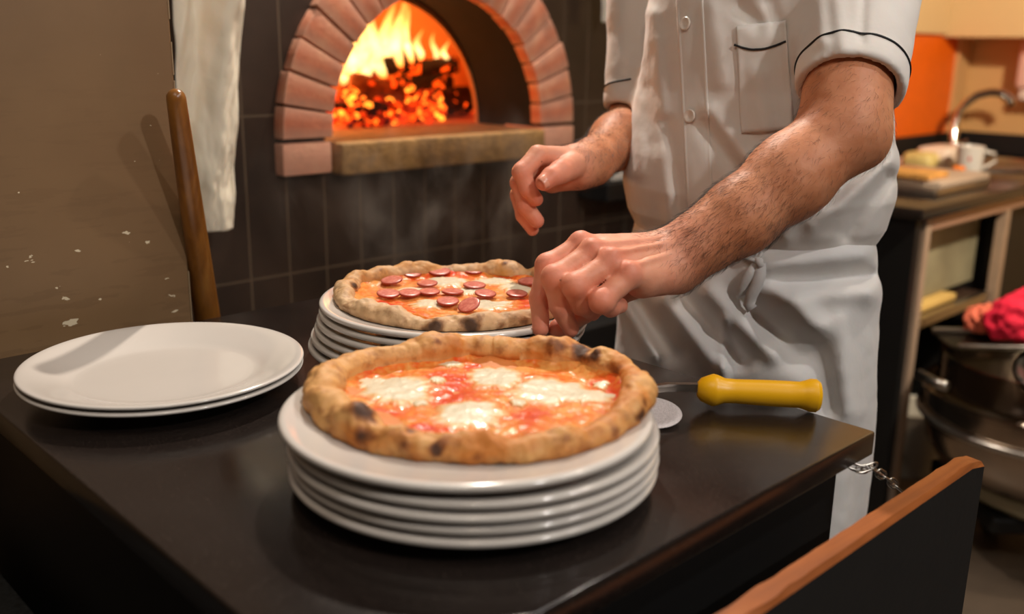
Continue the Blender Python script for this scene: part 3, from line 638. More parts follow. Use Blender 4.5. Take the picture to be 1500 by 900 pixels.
    for (px, py, ax, ay) in reds:
        c = unp(px, py, zt); a = unp(px + ax, py, zt); b = unp(px, py - ay, zt); ra, rb = np.linalg.norm(a - c), np.linalg.norm(b - c); red = np.maximum(red, np.exp(-(np.hypot((Q[:, 0] - c[0]) / ra, (Q[:, 1] - c[1]) / rb)) ** 2 * .8))
    so = raw('sauce', Q, grid_faces(nr2, nt), M_SAUCE, root); attr(so, 'red', red)
    for i, (px, py, ax, ay) in enumerate(cheeses):
        c = unp(px, py, zt); ra, rb = np.linalg.norm(unp(px + ax, py, zt) - c), np.linalg.norm(unp(px, py - ay, zt) - c) ; m = 140; t2 = np.linspace(0, 2 * math.pi, m, endpoint=False); cc = np.stack([np.cos(t2), np.sin(t2), 0 * t2 + i * 3.3], 1)
        R_ = 1 + .48 * fbm(cc, 1.9, 3, seed + i) + .08 * pn(cc, 9, seed); V = []; E = []
        for uu in np.linspace(0, 1, 36): V.append(np.stack([c[0] + ra * uu * R_ * cc[:, 0], c[1] + rb * uu * R_ * cc[:, 1], 0 * t2 + uu], 1)); E.append(0 * t2 + uu)
        V = np.array(V); uu = V[..., 2].copy(); V[..., 2] = inz(V[..., 0], V[..., 1]) + .0012; V[..., 2] += lump(V) * .8 + (.0019 * (1 - uu ** 2.5) - .0009 * uu ** 6) * 1.0 + .0008
        co_ = raw('mozzarella', V.reshape(-1, 3), grid_faces(36, m), M_CHEESE, root); attr(co_, 'edge', np.array(E) ** 2)
    global slice0
    for i, (px, py, tilt, az) in enumerate(slices):
        c = unp(px, py, zt)
        if slice0 is None:
            mb = MB(); mb.lathe([(0, .0012), (.0075, .0013), (.0112, .0012), (.0121, .0007), (.0123, 0), (.0118, -.0010), (0, -.0012)], n=40); slice0 = mb.build('sausage_slice', M_SALAMI, None, smooth=True, world=True); s = slice0
        else: s = slice0.copy(); COL.objects.link(s)
        s.parent = root; zz = inz(c[0], c[1]) + .0062 + abs(math.sin(tilt)) * .006; s.location = Vector((c[0], c[1], zz)) - root.location; s.rotation_euler = (tilt, random.uniform(-.08, .08), az); s.scale = (random.uniform(1.08, 1.22), random.uniform(1.05, 1.2), 1.1)
    return root
slice0 = None
def mat_salami():
    k = NT('pink_sausage'); co = k.coord(); n1 = k.noise(co, 260, 3); sp = k.n('ShaderNodeVectorMath', operation='LENGTH'); k.l(co, sp.inputs[0]); rim = k.ramp(k.math('DIVIDE', sp.outputs['Value'], .0125), [(.86, (0, 0, 0)), (.97, (1, 1, 1))])
    c = k.ramp(n1, [(.35, lin((196, 100, 84))), (.6, lin((216, 128, 110))), (.75, lin((228, 156, 134)))]); k.set(Base_Color=k.mix(rim, c, lin((156, 62, 46))), Roughness=.3, Subsurface_Weight=.15, Subsurface_Scale=.004, Normal=k.bump(n1, .3, .0005)); return k.m
M_SALAMI = mat_salami()
M_D1 = mat_dough('baked_crust_golden', (216, 162, 98), (200, 122, 48), (142, 76, 28), (62, 36, 22)); M_D2 = mat_dough('baked_crust_floury', (208, 172, 130), (200, 142, 76), (140, 90, 48), (66, 42, 28))
pizza((FC[0] + .0085, .833), .1580, .1290, 0, FC, .0445, .980, 'large cheese and tomato pizza with thick charred crust, on the front plate stack', M_D1, 2.2, .0140,
      [(535, 600, .014, 1.15), (528, 640, .012, .9), (640, 662, .007, 1.2), (590, 650, .008, .7), (600, 632, .007, .7), (860, 655, .010, .6), (942, 608, .007, 1.1), (905, 635, .009, .7), (850, 515, .012, 1.2), (870, 520, .008, 1.2), (820, 508, .010, .8), (900, 545, .010, .7), (830, 640, .008, .5), (500, 545, .008, .5), (640, 498, .006, .6), (560, 515, .006, .4), (945, 590, .006, .7), (470, 600, .006, .5), (800, 505, .012, .7), (730, 515, .006, .5), (700, 670, .006, .6), (760, 665, .006, .4)],
      [(600, 520, 40, 10), (665, 562, 34, 26), (775, 607, 32, 16), (903, 580, 24, 10), (722, 517, 40, 8), (622, 630, 40, 8), (795, 522, 24, 10), (540, 545, 26, 9), (690, 545, 30, 12), (560, 612, 26, 10)],
      [(582, 572, 58, 22), (725, 553, 42, 17), (806, 574, 64, 17), (862, 582, 44, 12), (690, 607, 58, 19), (545, 560, 24, 10), (640, 560, 14, 5), (760, 590, 16, 5), (660, 535, 18, 5), (880, 565, 14, 5), (615, 590, 14, 5)], [],
      [(535, 612, .020, .007), (725, 510, .022, .008), (620, 503, .018, .005), (500, 560, .018, .005), (940, 555, .018, .004), (820, 640, .020, .004)], lambda th: .35 + .35 * np.cos(th - math.pi) + .3 * np.cos(2 * th + 1))
pizza((BC[0] + .002, 1.171), .1560, .1340, 0, BC, .0515, 1.003, 'sausage, cheese and tomato pizza with floury crust, on the rear plate stack', M_D2, 5.1, .0125,
      [(635, 478, .012, 1.3), (690, 476, .013, 1.2), (662, 462, .006, .8), (520, 418, .007, 1.25), (740, 386, .006, .8), (545, 470, .008, .5), (770, 470, .008, .7), (600, 482, .008, .5), (505, 455, .007, .5), (560, 398, .008, .4), (735, 478, .008, .6), (660, 392, .006, .4)],
      [(580, 455, 26, 6), (600, 402, 26, 6), (700, 396, 40, 5), (770, 440, 18, 10), (640, 404, 40, 4), (560, 447, 20, 8), (745, 412, 24, 7)],
      [(655, 414, 36, 7), (725, 412, 34, 6), (610, 428, 44, 6), (640, 446, 42, 7), (755, 422, 30, 8), (715, 446, 36, 7), (690, 427, 30, 5)],
      [(602, 405, .25, .3), (574, 417, .2, -.4), (626, 421, .05, 0), (569, 436, .12, 0), (600, 435, .1, .2), (629, 433, .05, 0), (663, 432, .03, 1), (694, 402, .1, 0), (644, 404, .15, 0), (695, 424, .08, 0), (711, 436, .1, 0), (774, 418, .1, 0), (757, 436, .08, 1), (656, 449, .1, 0), (687, 456, .5, -.7)],
      [(520, 420, .016, .004), (740, 388, .02, .006), (560, 404, .02, .005), (662, 462, .01, -.004), (795, 390, .018, .004), (640, 478, .015, .003)], lambda th: .55 - .5 * np.sin(th), .92)

# ------------------------------------------------------------------ the cook: body
cook = wthing('person', (.345, 1.36, 0), 'cook in white short-sleeved jacket and white apron reaching over the rear pizza', 'person')
def J(l): return [(U(x, y, Z), r) for x, y, Z, r in l]
armL = J([(1268, -90, 1.245, .044), (1252, 20, 1.175, .040), (1245, 90, 1.140, .0450), (1240, 150, 1.125, .0455), (1236, 192, 1.115, .0445), (1158, 259, 1.11, .0455), (1082, 319, 1.105, .0400), (1027, 355, 1.105, .0330), (992, 376, 1.105, .0305)])
elbL = J([(1264, 207, 1.115, .026)])[0]
palmL = [J([(988, 366, 1.115, .021), (851, 360, 1.085, .0125)]), J([(992, 374, 1.11, .022), (866, 371, 1.062, .0130)]), J([(996, 384, 1.105, .021), (893, 386, 1.046, .0130)]), J([(996, 394, 1.105, .021), (921, 406, 1.038, .0125)]), J([(990, 402, 1.105, .0225), (940, 413, 1.065, .0185)]), J([(978, 380, 1.13, .024), (905, 395, 1.10, .018)])]
fingL = [J([(851, 360, 1.085, .0128), (802, 390, 1.075, .0124), (790, 438, 1.072, .0110), (792, 482, 1.066, .0090)]),
         J([(866, 371, 1.062, .0130), (812, 408, 1.042, .0130), (820, 448, 1.050, .0116), (836, 482, 1.060, .0094)]),
         J([(893, 386, 1.046, .0130), (843, 420, 1.028, .0132), (852, 446, 1.043, .0118), (868, 458, 1.06, .0096)]),
         J([(921, 406, 1.038, .0126), (881, 441, 1.024, .0124), (895, 450, 1.042, .0108), (908, 448, 1.06, .0090)]),
         J([(965, 400, 1.125, .019), (905, 428, 1.12, .0155), (856, 456, 1.10, .0132), (818, 482, 1.082, .0112)])]
kn = J([(851, 354, 1.083, .0110), (867, 364, 1.058, .0112), (894, 378, 1.042, .0112), (921, 398, 1.034, .0106), (802, 388, 1.072, .0112), (811, 406, 1.039, .0116), (842, 418, 1.025, .0116), (880, 440, 1.021, .0108)])
tendL = [J([(975, 350, 1.090, .003), (868, 358, 1.050, .0022)]), J([(980, 356, 1.080, .0026), (896, 371, 1.035, .0022)]), J([(982, 372, 1.075, .0022), (922, 391, 1.028, .002)])]
armR = J([(962, -100, 1.50, .044), (940, 60, 1.49, .043), (938, 180, 1.50, .044), (905, 207, 1.43, .0385), (866, 238, 1.345, .0285), (850, 244, 1.315, .027)])
elbR = J([(950, 190, 1.51, .03)])[0]
palmR = [J([(848, 236, 1.305, .019), (788, 227, 1.272, .0122)]), J([(848, 240, 1.315, .019), (783, 233, 1.295, .0118)]), J([(848, 246, 1.325, .018), (781, 242, 1.315, .0112)]), J([(850, 252, 1.33, .017), (788, 254, 1.335, .0105)]), J([(846, 254, 1.31, .019), (808, 266, 1.312, .016)])]
fingR = [J([(788, 228, 1.272, .0130), (764, 252, 1.258, .0122), (773, 276, 1.262, .0110), (785, 292, 1.268, .0094)]),
         J([(783, 233, 1.290, .0128), (761, 268, 1.280, .0122), (770, 302, 1.280, .0110), (787, 324, 1.285, .0094)]),
         J([(781, 242, 1.310, .012), (760, 286, 1.300, .0114), (767, 315, 1.298, .0104), (780, 336, 1.300, .009)]),
         J([(788, 254, 1.335, .0102), (766, 290, 1.330, .0092), (770, 314, 1.326, .0082), (780, 330, 1.325, .0072)]),
         J([(838, 243, 1.285, .0185), (821, 252, 1.262, .0152), (808, 259, 1.250, .0130), (797, 267, 1.243, .0112)])]
def handf(P, d, palm, fing, kk=.011):
    h = None
    for c in palm: q = chain(P, c); h = q if h is None else smin(h, q, kk)
    d = smin(d, h, .018)
    for c in fing:
        q = chain(P, c, .0035); m0 = c[0][0]; k = .0018 + .008 * np.exp(-(np.linalg.norm(P - m0, axis=1) / .016) ** 2); d = smin(d, q, k)
    return d
def arms(P):
    out = np.full(len(P), .5); 
    for side, arm, elb in ((0, armL, elbL), (1, armR, elbR)):
        lo = np.min([a for a, _ in arm] + [a for f in (fingL, fingR)[side] for a, _ in f], 0) - .09; hi = np.max([a for a, _ in arm] + [a for f in (fingL, fingR)[side] for a, _ in f], 0) + .09
        mk = ((P > lo) & (P < hi)).all(1)
        if not mk.any(): continue
        Q = P[mk]; d = chain(Q, arm, .022); d = smin(d, np.linalg.norm(Q - elb[0], axis=1) - elb[1], .02)
        d = handf(Q, d, (palmL, palmR)[side], (fingL, fingR)[side])
        if side == 0:
            for a, r in kn: d = smin(d, np.linalg.norm(Q - a, axis=1) - r, .009)
            for c in tendL: d = smin(d, chain(Q, c), .006)
            tx, ty = proj(Q); d = d + .0006 * np.sin(tx * .28 + ty * .12) * sstep(1010 - tx, 0, 30) * 0
        d = d + .0009 * fbm(Q, 55, 2, 3.0)
        out[mk] = np.minimum(out[mk], d)
    return out
allp = np.array([a for a, _ in armL + armR] + [a for f in fingL + fingR for a, _ in f])
if True:
    bv, bf = sdf_mesh(arms, allp.min(0) - .07, allp.max(0) + .07, .0019)
# trunk, neck, head and legs, wholly inside the clothes or above the frame
fv = np.array([-.707, -.707, 0]); lv = np.array([.707, -.707, 0]); BC0 = np.array([.338, 1.375, 0])
def Bp(l, f, z): return BC0 + lv * l + fv * f + np.array([0, 0, z])
shL, shR = armL[0][0], armR[0][0]
def trunk(P):
    d = rcone(P, Bp(-.05, 0, 1.02), Bp(-.07, .0, 1.33), .075, .085); d = smin(d, rcone(P, Bp(.05, 0, 1.02), Bp(.07, .0, 1.33), .075, .085), .08)
    d = smin(d, rcone(P, Bp(.05, .0, 1.43), shL, .055, .045), .04); d = smin(d, rcone(P, Bp(-.05, .0, 1.43), shR, .055, .045), .04)
    d = smin(d, rcone(P, Bp(0, 0, 1.42), Bp(0, .05, 1.56), .058, .052), .03); hc = Bp(0, .07, 1.68)
    q = P - hc; d = smin(d, (np.sqrt(((q @ lv) / .075) ** 2 + ((q @ fv) / .095) ** 2 + (q[:, 2] / .115) ** 2) - 1) * .075, .02)
    d = smin(d, rcone(P, Bp(0, .155, 1.69), Bp(0, .18, 1.655), .008, .014), .012)
    for s in (-1, 1):
        d = smin(d, rcone(P, Bp(.077 * s, .06, 1.69), Bp(.083 * s, .05, 1.665), .012, .009), .006); d = smin(d, rcone(P, Bp(.025 * s, .158, 1.645), Bp(0, .168, 1.640), .005, .007), .006)
        d = smin(d, rcone(P, Bp(.065 * s, 0, .98), Bp(.09 * s, .01, .52), .075, .055), .04); d = smin(d, rcone(P, Bp(.095 * s, .01, .52), Bp(.095 * s, -.01, .10), .055, .038), .03)
        d = smin(d, rcone(P, Bp(.095 * s, -.02, .045), Bp(.11 * s, .13, .03), .038, .028), .03)
    return d
tv, tf = sdf_mesh(trunk, [-.05, .95, -.02], [.80, 1.75, 1.84], .008)
def mat_skin():
    k = NT('skin'); co = k.coord(); n1 = k.noise(co, 22, 4, .6); n2 = k.noise(co, 240, 3, .6); rd = k.attr('redness'); n4 = k.noise(co, 480, 2)
    c = k.ramp(n1, [(.3, lin((188, 118, 80))), (.7, lin((210, 144, 106)))]); c = k.mix(k.attr('handness'), c, k.ramp(n1, [(.3, lin((216, 142, 112))), (.7, lin((230, 164, 134)))])); c = k.mix(k.math('MULTIPLY', rd, .65), c, lin((214, 98, 80)))
    fk = k.n('ShaderNodeTexVoronoi', i_Scale=55.0); k.l(co, fk.inputs['Vector']); rr = k.n('ShaderNodeSeparateXYZ'); k.l(fk.outputs['Color'], rr.inputs[0])
    c = k.mix(k.math('MULTIPLY', k.math('LESS_THAN', fk.outputs['Distance'], k.math('MULTIPLY', k.math('GREATER_THAN', rr.outputs[0], .8), .07)), .6), c, lin((110, 56, 36)))
    k.set(Base_Color=c, Roughness=.52, Subsurface_Weight=.22, Subsurface_Radius=(1, .35, .15), Subsurface_Scale=.006, Specular_IOR_Level=.36, Normal=k.bump(n4, .15, .0003, k.bump(n2, .3, .0008))); return k.m
M_SKIN = mat_skin()
body = raw('body', np.concatenate([bv, tv]), np.concatenate([bf, tf + len(bv)]), M_SKIN, cook)
red = np.zeros(len(bv) + len(tv))
for a, r in kn[:8]: red[:len(bv)] = np.maximum(red[:len(bv)], np.exp(-(np.linalg.norm(bv - a, axis=1) / .014) ** 2))
for c in fingL + fingR:
    for a, r in c[1:]: red[:len(bv)] = np.maximum(red[:len(bv)], .8 * np.exp(-(np.linalg.norm(bv - a, axis=1) / .015) ** 2))
hn = np.zeros(len(red)); wl = armL[-1][0] * .5 + armL[-2][0] * .5; axl = palmL[1][1][0] - armL[-1][0]; axl /= np.linalg.norm(axl); hn[:len(bv)] = np.where((bv[:, 1] < 1.27), sstep((bv - wl) @ axl, -.02, .04), 0) * (bv[:, 0] < .3)
wr = armR[-1][0]; axr = palmR[1][1][0] - wr; axr /= np.linalg.norm(axr); hn[:len(bv)] = np.maximum(hn[:len(bv)], np.where(bv[:, 1] > 1.22, sstep((bv - wr) @ axr, -.03, .02) * (np.linalg.norm(bv - wr, axis=1) < .2), 0))
b_ = body.data.attributes.new('handness', 'FLOAT', 'POINT'); b_.data.foreach_set('value', hn.astype(np.float32))
a_ = body.data.attributes.new('redness', 'FLOAT', 'POINT'); a_.data.foreach_set('value', red.astype(np.float32))
# nails
def nail(tip, prev, up, r, name='fingernail'):
    d = (tip - prev) / np.linalg.norm(tip - prev); up = up - d * (up @ d); up /= np.linalg.norm(up); sd = np.cross(d, up); V = []
    for i in range(9):
        for j in range(9):
            u, v = i / 8 * 2 - 1, j / 8 * 2 - 1; ang = v * .95; V.append(tip + d * (u * r * .72 + r * .15) * (1 if True else 0) + (up * math.cos(ang) + sd * math.sin(ang)) * (r + .0007) * (1 - .10 * (1 - u) * 0 - .12 * max(0, u) ** 2))
    Fc = [(i * 9 + j, i * 9 + j + 1, (i + 1) * 9 + j + 1, (i + 1) * 9 + j) for i in range(8) for j in range(8)]
    o = raw(name, V, Fc, M_NAIL, cook); md = o.modifiers.new('s', 'SOLIDIFY'); md.thickness = .0006; return o
M_NAIL = simple('fingernail', (222, 152, 126), .3)
tcam = lambda p: (O - p) / np.linalg.norm(O - p)
c = fingR[4]; nail(c[3][0], c[2][0], tcam(c[3][0]) * .7 + np.array([.55, 0, .45]), .0104)

# ------------------------------------------------------------------ jacket and apron
def prof(z, tab):
    t = np.array(tab); return [np.interp(z, t[:, 0], t[:, i]) for i in range(1, t.shape[1])]
JT = [(0.90, .15, .108, 0, 0), (1.01, .172, .122, 0, 0), (1.045, .190, .140, .0, 0), (1.085, .199, .150, .0, 0), (1.13, .196, .146, .0, .0), (1.22, .178, .128, 0, 0), (1.32, .174, .124, 0, 0), (1.42, .172, .112, 0, 0), (1.50, .12, .085, 0, 0), (1.56, .07, .07, 0, 0)]
def ell(P, z, tab):
    a, b, ol, of = prof(z, tab); q = P - BC0; u = q @ lv - ol; v = q @ fv - of
    e = np.sqrt((u / a) ** 2 + (v / b) ** 2); return (e - 1) * np.minimum(a, b)
slL = J([(1270, -90, 1.235, .078), (1244, 132, 1.125, .0605)]); slR = J([(962, -100, 1.50, .075), (940, 160, 1.49, .0575)])
def seg2(X, Y, a, b): a = np.array(a, float); b = np.array(b, float); ba = b - a; t = np.clip(((X - a[0]) * ba[0] + (Y - a[1]) * ba[1]) / (ba @ ba), 0, 1); return np.hypot(X - a[0] - t * ba[0], Y - a[1] - t * ba[1])
JF = [((930, 60), (935, 250), .0035, 14), ((955, 20), (985, 330), .003, 12), ((975, 180), (1000, 330), -.004, 12), ((1040, 165), (1100, 240), .006, 16), ((1035, 185), (1090, 262), -.007, 14), ((1100, 230), (1160, 205), .004, 14),
      ((1060, 120), (1040, 10), .003, 16), ((1085, 10), (1110, 35), -.005, 14), ((1128, 5), (1140, 40), -.004, 12), ((1110, 110), (1120, 190), .003, 14),
      ((1300, 235), (1190, 330), .006, 16), ((1290, 225), (1215, 290), -.008, 12), ((1300, 260), (1240, 345), -.004, 12), ((1180, 300), (1150, 345), .005, 12), ((1200, 0), (1205, 60), .003, 12), ((1265, 0), (1262, 60), -.0025, 7), ((1225, 0), (1235, 70), .003, 12), ((905, 20), (912, 110), .003, 7)]
AF = [((975, 440), (1050, 540), .011, 16), ((1000, 430), (1085, 530), -.010, 13), ((1040, 430), (1130, 520), .009, 16), ((930, 440), (985, 520), -.009, 13), ((920, 450), (960, 520), .006, 12), ((1100, 400), (1200, 480), .008, 18), ((1085, 440), (1170, 520), -.008, 16),
      ((1130, 390), (1265, 372), .006, 14), ((1120, 410), (1270, 405), -.007, 13), ((1150, 440), (1270, 430), .006, 18), ((1190, 500), (1215, 600), -.008, 20), ((1230, 470), (1240, 600), .006, 20), ((1140, 350), (1270, 345), -.004, 8), ((1060, 470), (1060, 560), .006, 9), ((1070, 540), (1180, 560), .004, 18), ((1170, 440), (1190, 480), .007, 20)]
def folds(P, L):
    X, Y = proj(P); front = sstep((P - BC0) @ np.array([-.25, -.97, 0]), -.09, .01); d = 0
    for a, b, amp, w in L: d = d + amp * np.exp(-(seg2(X, Y, a, b) / w) ** 2)
    return d * front
def jacket(P):
    z = P[:, 2]; d = ell(P, z, JT) * .85
    for sl, r in ((slL, 0), (slR, 0)):
        a, ra = sl[0]; b, rb = sl[1]; ax = (b - a) / np.linalg.norm(b - a); t = (P - a) @ ax; L = np.linalg.norm(b - a)
        q = np.linalg.norm(P - a - t[:, None] * ax, axis=1) - (ra + (rb - ra) * np.clip(t / L, 0, 1.1)); 
        hem = np.maximum(q - .0012 * np.exp(-((t - L + .016) / .014) ** 4), t - L); d = smin(d, np.maximum(hem, -t - .05), .028 if sl is slL else .03)
    d = d - 1.5 * folds(P, JF) + .0035 * fbm(P, 9, 2, 4.0) + .0012 * fbm(P, 30, 2, 8.)
    d = np.maximum(d, .995 - z); d = np.maximum(d, z - 1.545)
    for sl in (slL, slR):      # open cuffs
        a, ra = sl[0]; b, rb = sl[1]; ax = (b - a) / np.linalg.norm(b - a); t = (P - a) @ ax; L = np.linalg.norm(b - a); q = np.linalg.norm(P - a - t[:, None] * ax, axis=1) - (rb - .0095 + (ra - rb) * np.clip((L - t) / L, 0, 1) * .6)
        cav = np.maximum(np.maximum(q, (L - .07) - t), t - L - .03); d = np.maximum(d, -cav)
    # trim anything of the torso that the cuff cut could leave
    return d
jv, jf = sdf_mesh(jacket, [.02, 1.02, .97], [.72, 1.72, 1.57], .0034, slack=2.2)
def mat_cloth(name, rgb, bs=.25):
    k = NT(name); co = k.coord(); w = k.noise(co, 14, 4, .6); f = k.noise(co, 900, 2); k.set(Base_Color=lin(rgb), Roughness=.85, Sheen_Weight=.25, Subsurface_Weight=.08, Subsurface_Scale=.004, Normal=k.bump(f, .12, .0004, k.bump(w, bs, .006))); return k.m
M_JACK = mat_cloth('white_cotton_twill', (222, 214, 206)); M_APR = mat_cloth('white_apron_cloth', (224, 220, 216), .35)
jack = raw('jacket', jv, jf, M_JACK, cook)
def Jbvh(V, Fc): return BVHTree.FromPolygons([Vector(v) for v in V], [tuple(int(i) for i in f) for f in Fc])
JB = Jbvh(jv, jf)
def hit(B, x, y, off=0.0):
    D = FW + R2 * (x - 750) / F + D2 * (y - 450) / F; D = D / np.linalg.norm(D); p, n, i, dist = B.ray_cast(Vector(O), Vector(D))
    if p is None: return None, None
    n = np.array(n); n = n if n @ D < 0 else -n; return np.array(p) + n * off, n
def smooth(q, k=3):
    q = np.array(q); 
    for _ in range(k): q[1:-1] = (q[:-2] + 2 * q[1:-1] + q[2:]) / 4
    return q
def px_line(B, pts, off, n=30):
    pts = np.array(pts, float); s = np.concatenate([[0], np.cumsum(np.hypot(*np.diff(pts, axis=0).T))]); out = []
    for u in np.linspace(0, s[-1], n):
        p, _ = hit(B, np.interp(u, s, pts[:, 0]), np.interp(u, s, pts[:, 1]), off)
        if p is not None: out.append(p)
    return smooth(out)
M_PIPE = simple('black_piping', (14, 14, 18), .6); M_BTN = simple('white_button', (226, 216, 204), .3)
def tube_on(B, pts, r, name, mat, off=.0008, n=34):
    mb = MB(); mb.tube([tuple(p) for p in px_line(B, pts, off, n)], r, n=8); mb.build(name, mat, cook, smooth=True, world=True)
def patch(B, c4, name, mat, off=.0012, n=24, th=.0012, skip=None):
    V = []
    for j in range(n + 1):
        for i in range(n + 1):
            u, v = i / n, j / n; x, y = (np.array(c4[0]) * (1 - u) + np.array(c4[1]) * u) * (1 - v) + (np.array(c4[3]) * (1 - u) + np.array(c4[2]) * u) * v
            e = min(u, 1 - u, v, 1 - v); p, _ = hit(B, x, y, off + (.0003 if e < .04 else 0) + (.0006 if .04 < e < .09 else 0)); V.append(p if p is not None else V[-1])
    Fc = [(j * (n + 1) + i, j * (n + 1) + i + 1, (j + 1) * (n + 1) + i + 1, (j + 1) * (n + 1) + i) for j in range(n) for i in range(n)]
    o = raw(name, V, Fc, mat, cook); md = o.modifiers.new('s', 'SOLIDIFY'); md.thickness = th; md.offset = 0; return o
patch(JB, [(1079, 40), (1153, 30), (1163, 190), (1086, 196)], 'chest_pocket', M_JACK, .0022)
tube_on(JB, [(1077, 66), (1088, 70), (1102, 73), (1120, 72), (1140, 66), (1154, 61)], .0014, 'pocket_piping', M_PIPE, .0034)
patch(JB, [(990, -20), (1029, -20), (1046, 318), (1008, 318)], 'button_placket', M_JACK, .0003, 40)
for x, y in ((1006, 35), (1012, 170)):
    p, n_ = hit(JB, x, y, .0028); mb = MB(); Mx = Matrix.Translation(Vector(p)) @ Vector(n_).to_track_quat('Z', 'Y').to_matrix().to_4x4()
    mb.lathe([(0, .0002), (.0018, .0002), (.0040, .0004), (.0062, .0016), (.0078, .0018), (.0086, .0008), (.0084, -.0006), (0, -.0008)], n=40, M=Mx); b_ = mb.build('button', M_BTN, cook, smooth='auto', world=True)
def ring(sl, back, name, r=.0013, L_=1):
    a, ra = sl[0]; b, rb = sl[1]; ax = (b - a) / np.linalg.norm(b - a); u = np.cross(ax, [0, 0, 1]); u /= np.linalg.norm(u); w = np.cross(ax, u); c = b - ax * back; pts = []
    for q in np.linspace(0, 2 * math.pi, 90, endpoint=False):
        d = u * math.cos(q) + w * math.sin(q); p, n_, i_, ds = JB.ray_cast(Vector(c + d * .16), Vector(-d), .13)
        if p is not None and np.linalg.norm(np.array(p) - c) < rb * 1.16: pts.append(np.array(p) + d * .0008)
        else: pts.append(None)
    k0 = next((i for i in range(90) if pts[i] is None), None)
    if k0 is not None: pts = pts[k0:] + pts[:k0]
    run = []; mb = MB(); 
    for p in pts + [None]:
        if p is not None: run.append(p)
        else:
            if len(run) > 14: mb.tube([tuple(v) for v in smooth(run, 2)], r, n=8)
            run = []
    if k0 is None: pass
    mb.build(name, M_PIPE, cook, smooth=True, world=True)
ring(slL, .030, 'sleeve_piping'); ring(slR, .028, 'sleeve_piping')
# apron
AT = [(.38, .208, .155, 0, 0), (.62, .204, .152, 0, 0), (.80, .202, .150, 0, 0), (.90, .198, .146, 0, 0), (.98, .190, .140, 0, 0), (1.03, .177, .129, 0, 0), (1.07, .165, .120, 0, 0)]
def apron(P):
    z = P[:, 2]; g = ell(P, z, AT) * .85; th_ = np.arctan2((P - BC0) @ lv, (P - BC0) @ fv)
    g = g - 1.3 * folds(P, AF) + .004 * fbm(P * [1, 1, .5], 8, 2, 2.) + .0035 * np.sin(th_ * 11 + 4 * z) * sstep(.95 - z, 0, .3) + .0010 * fbm(P, 28, 2, 5.)
    d = np.maximum(np.maximum(g, -(g + .016)), np.maximum(.40 - z, z - 1.055)); return d
av, af = sdf_mesh(apron, [.05, 1.05, .38], [.65, 1.67, 1.08], .0036, slack=2.6)
apr = raw('apron', av, af, M_APR, cook); AB = Jbvh(av, af)
# apron strings: knot and hanging ends
mb = MB(); kc, _ = hit(AB, 1112, 384, .006)
for pts in ([(1112, 384), (1100, 372), (1086, 376), (1096, 386), (1112, 386)], [(1112, 384), (1122, 374), (1116, 366), (1104, 374), (1112, 384)]):
    q = [hit(AB, x, y, .009)[0] for x, y in pts]; mb.tube([tuple(v) for v in smooth(q, 1)], .0032, n=8)
mb.tube([tuple(hit(AB, x, y, .008)[0]) for x, y in ((1108, 382), (1113, 387), (1117, 391))], [.004, .006, .004], n=10); mb.build('apron_knot', M_APR, cook, smooth=True, world=True)
def ribbon(pts, w, name):
    V = []; c = [hit(AB, x, y, .005 + .002 * i)[0] for i, (x, y) in enumerate(pts)]; c = smooth(c, 1)
    for i, p in enumerate(c):
        d = c[min(i + 1, len(c) - 1)] - c[max(i - 1, 0)]; d /= np.linalg.norm(d); sd = np.cross(d, tcam(p)); sd /= np.linalg.norm(sd); V += [p - sd * w, p + tcam(p) * .001, p + sd * w]
    Fc = [(i * 3 + j, i * 3 + j + 1, (i + 1) * 3 + j + 1, (i + 1) * 3 + j) for i in range(len(c) - 1) for j in (0, 1)]
    o = raw(name, V, Fc, M_APR, cook); md = o.modifiers.new('s', 'SOLIDIFY'); md.thickness = .0014
ribbon([(1114, 388), (1112, 400), (1110, 415), (1106, 428), (1101, 442), (1099, 456)], .0075, 'apron_string')
ribbon([(1108, 390), (1099, 402), (1092, 415), (1083, 428), (1076, 440)], .006, 'apron_string')
tube_on(AB, [(930, 345), (1000, 352), (1100, 372), (1112, 382)], .0028, 'apron_string', M_APR, .004)
# trousers, shoes, hair: dark below the apron
def trous(P): 
    d = None
    for s in (-1, 1):
        q = smin(rcone(P, Bp(.065 * s, 0, .98), Bp(.09 * s, .01, .52), .082, .070), rcone(P, Bp(.095 * s, .01, .52), Bp(.095 * s, -.01, .10), .072, .062), .03); d = q if d is None else smin(d, q, .02)
    d = smin(d, rcone(P, Bp(-.05, 0, .99), Bp(.05, 0, .99), .085, .085), .04); return np.maximum(np.maximum(d + .002 * fbm(P, 14, 2), .09 - P[:, 2]), P[:, 2] - 1.04)
xv, xf = sdf_mesh(trous, [.0, 1.0, .05], [.7, 1.72, 1.08], .009); raw('trousers', xv, xf, simple('dark_trousers', (28, 28, 32), .9), cook)
def shoes(P):
    d = None
    for s in (-1, 1): q = np.maximum(rcone(P, Bp(.095 * s, -.03, .05), Bp(.112 * s, .15, .036), .05, .04), .0 - P[:, 2] + .001); q = smin(q, rcone(P, Bp(.095 * s, -.01, .05), Bp(.095 * s, -.01, .12), .048, .05), .02); d = q if d is None else np.minimum(d, q)
    return np.maximum(d, .001 - P[:, 2])
xv, xf = sdf_mesh(shoes, [.0, .95, -.01], [.7, 1.7, .2], .006); raw('shoes', xv, xf, simple('black_shoe_leather', (16, 15, 15), .4), cook)
def hair(P):
    hc = Bp(0, .055, 1.695); q = P - hc; e = (np.sqrt(((q @ lv) / .084) ** 2 + ((q @ fv) / .105) ** 2 + (q[:, 2] / .122) ** 2) - 1) * .084; return np.maximum(e + .002 * fbm(P, 60, 2), np.maximum(((P - Bp(0, .085, 1.735)) @ (fv * .75 + np.array([0, 0, -.66]))), 1.62 - P[:, 2]))
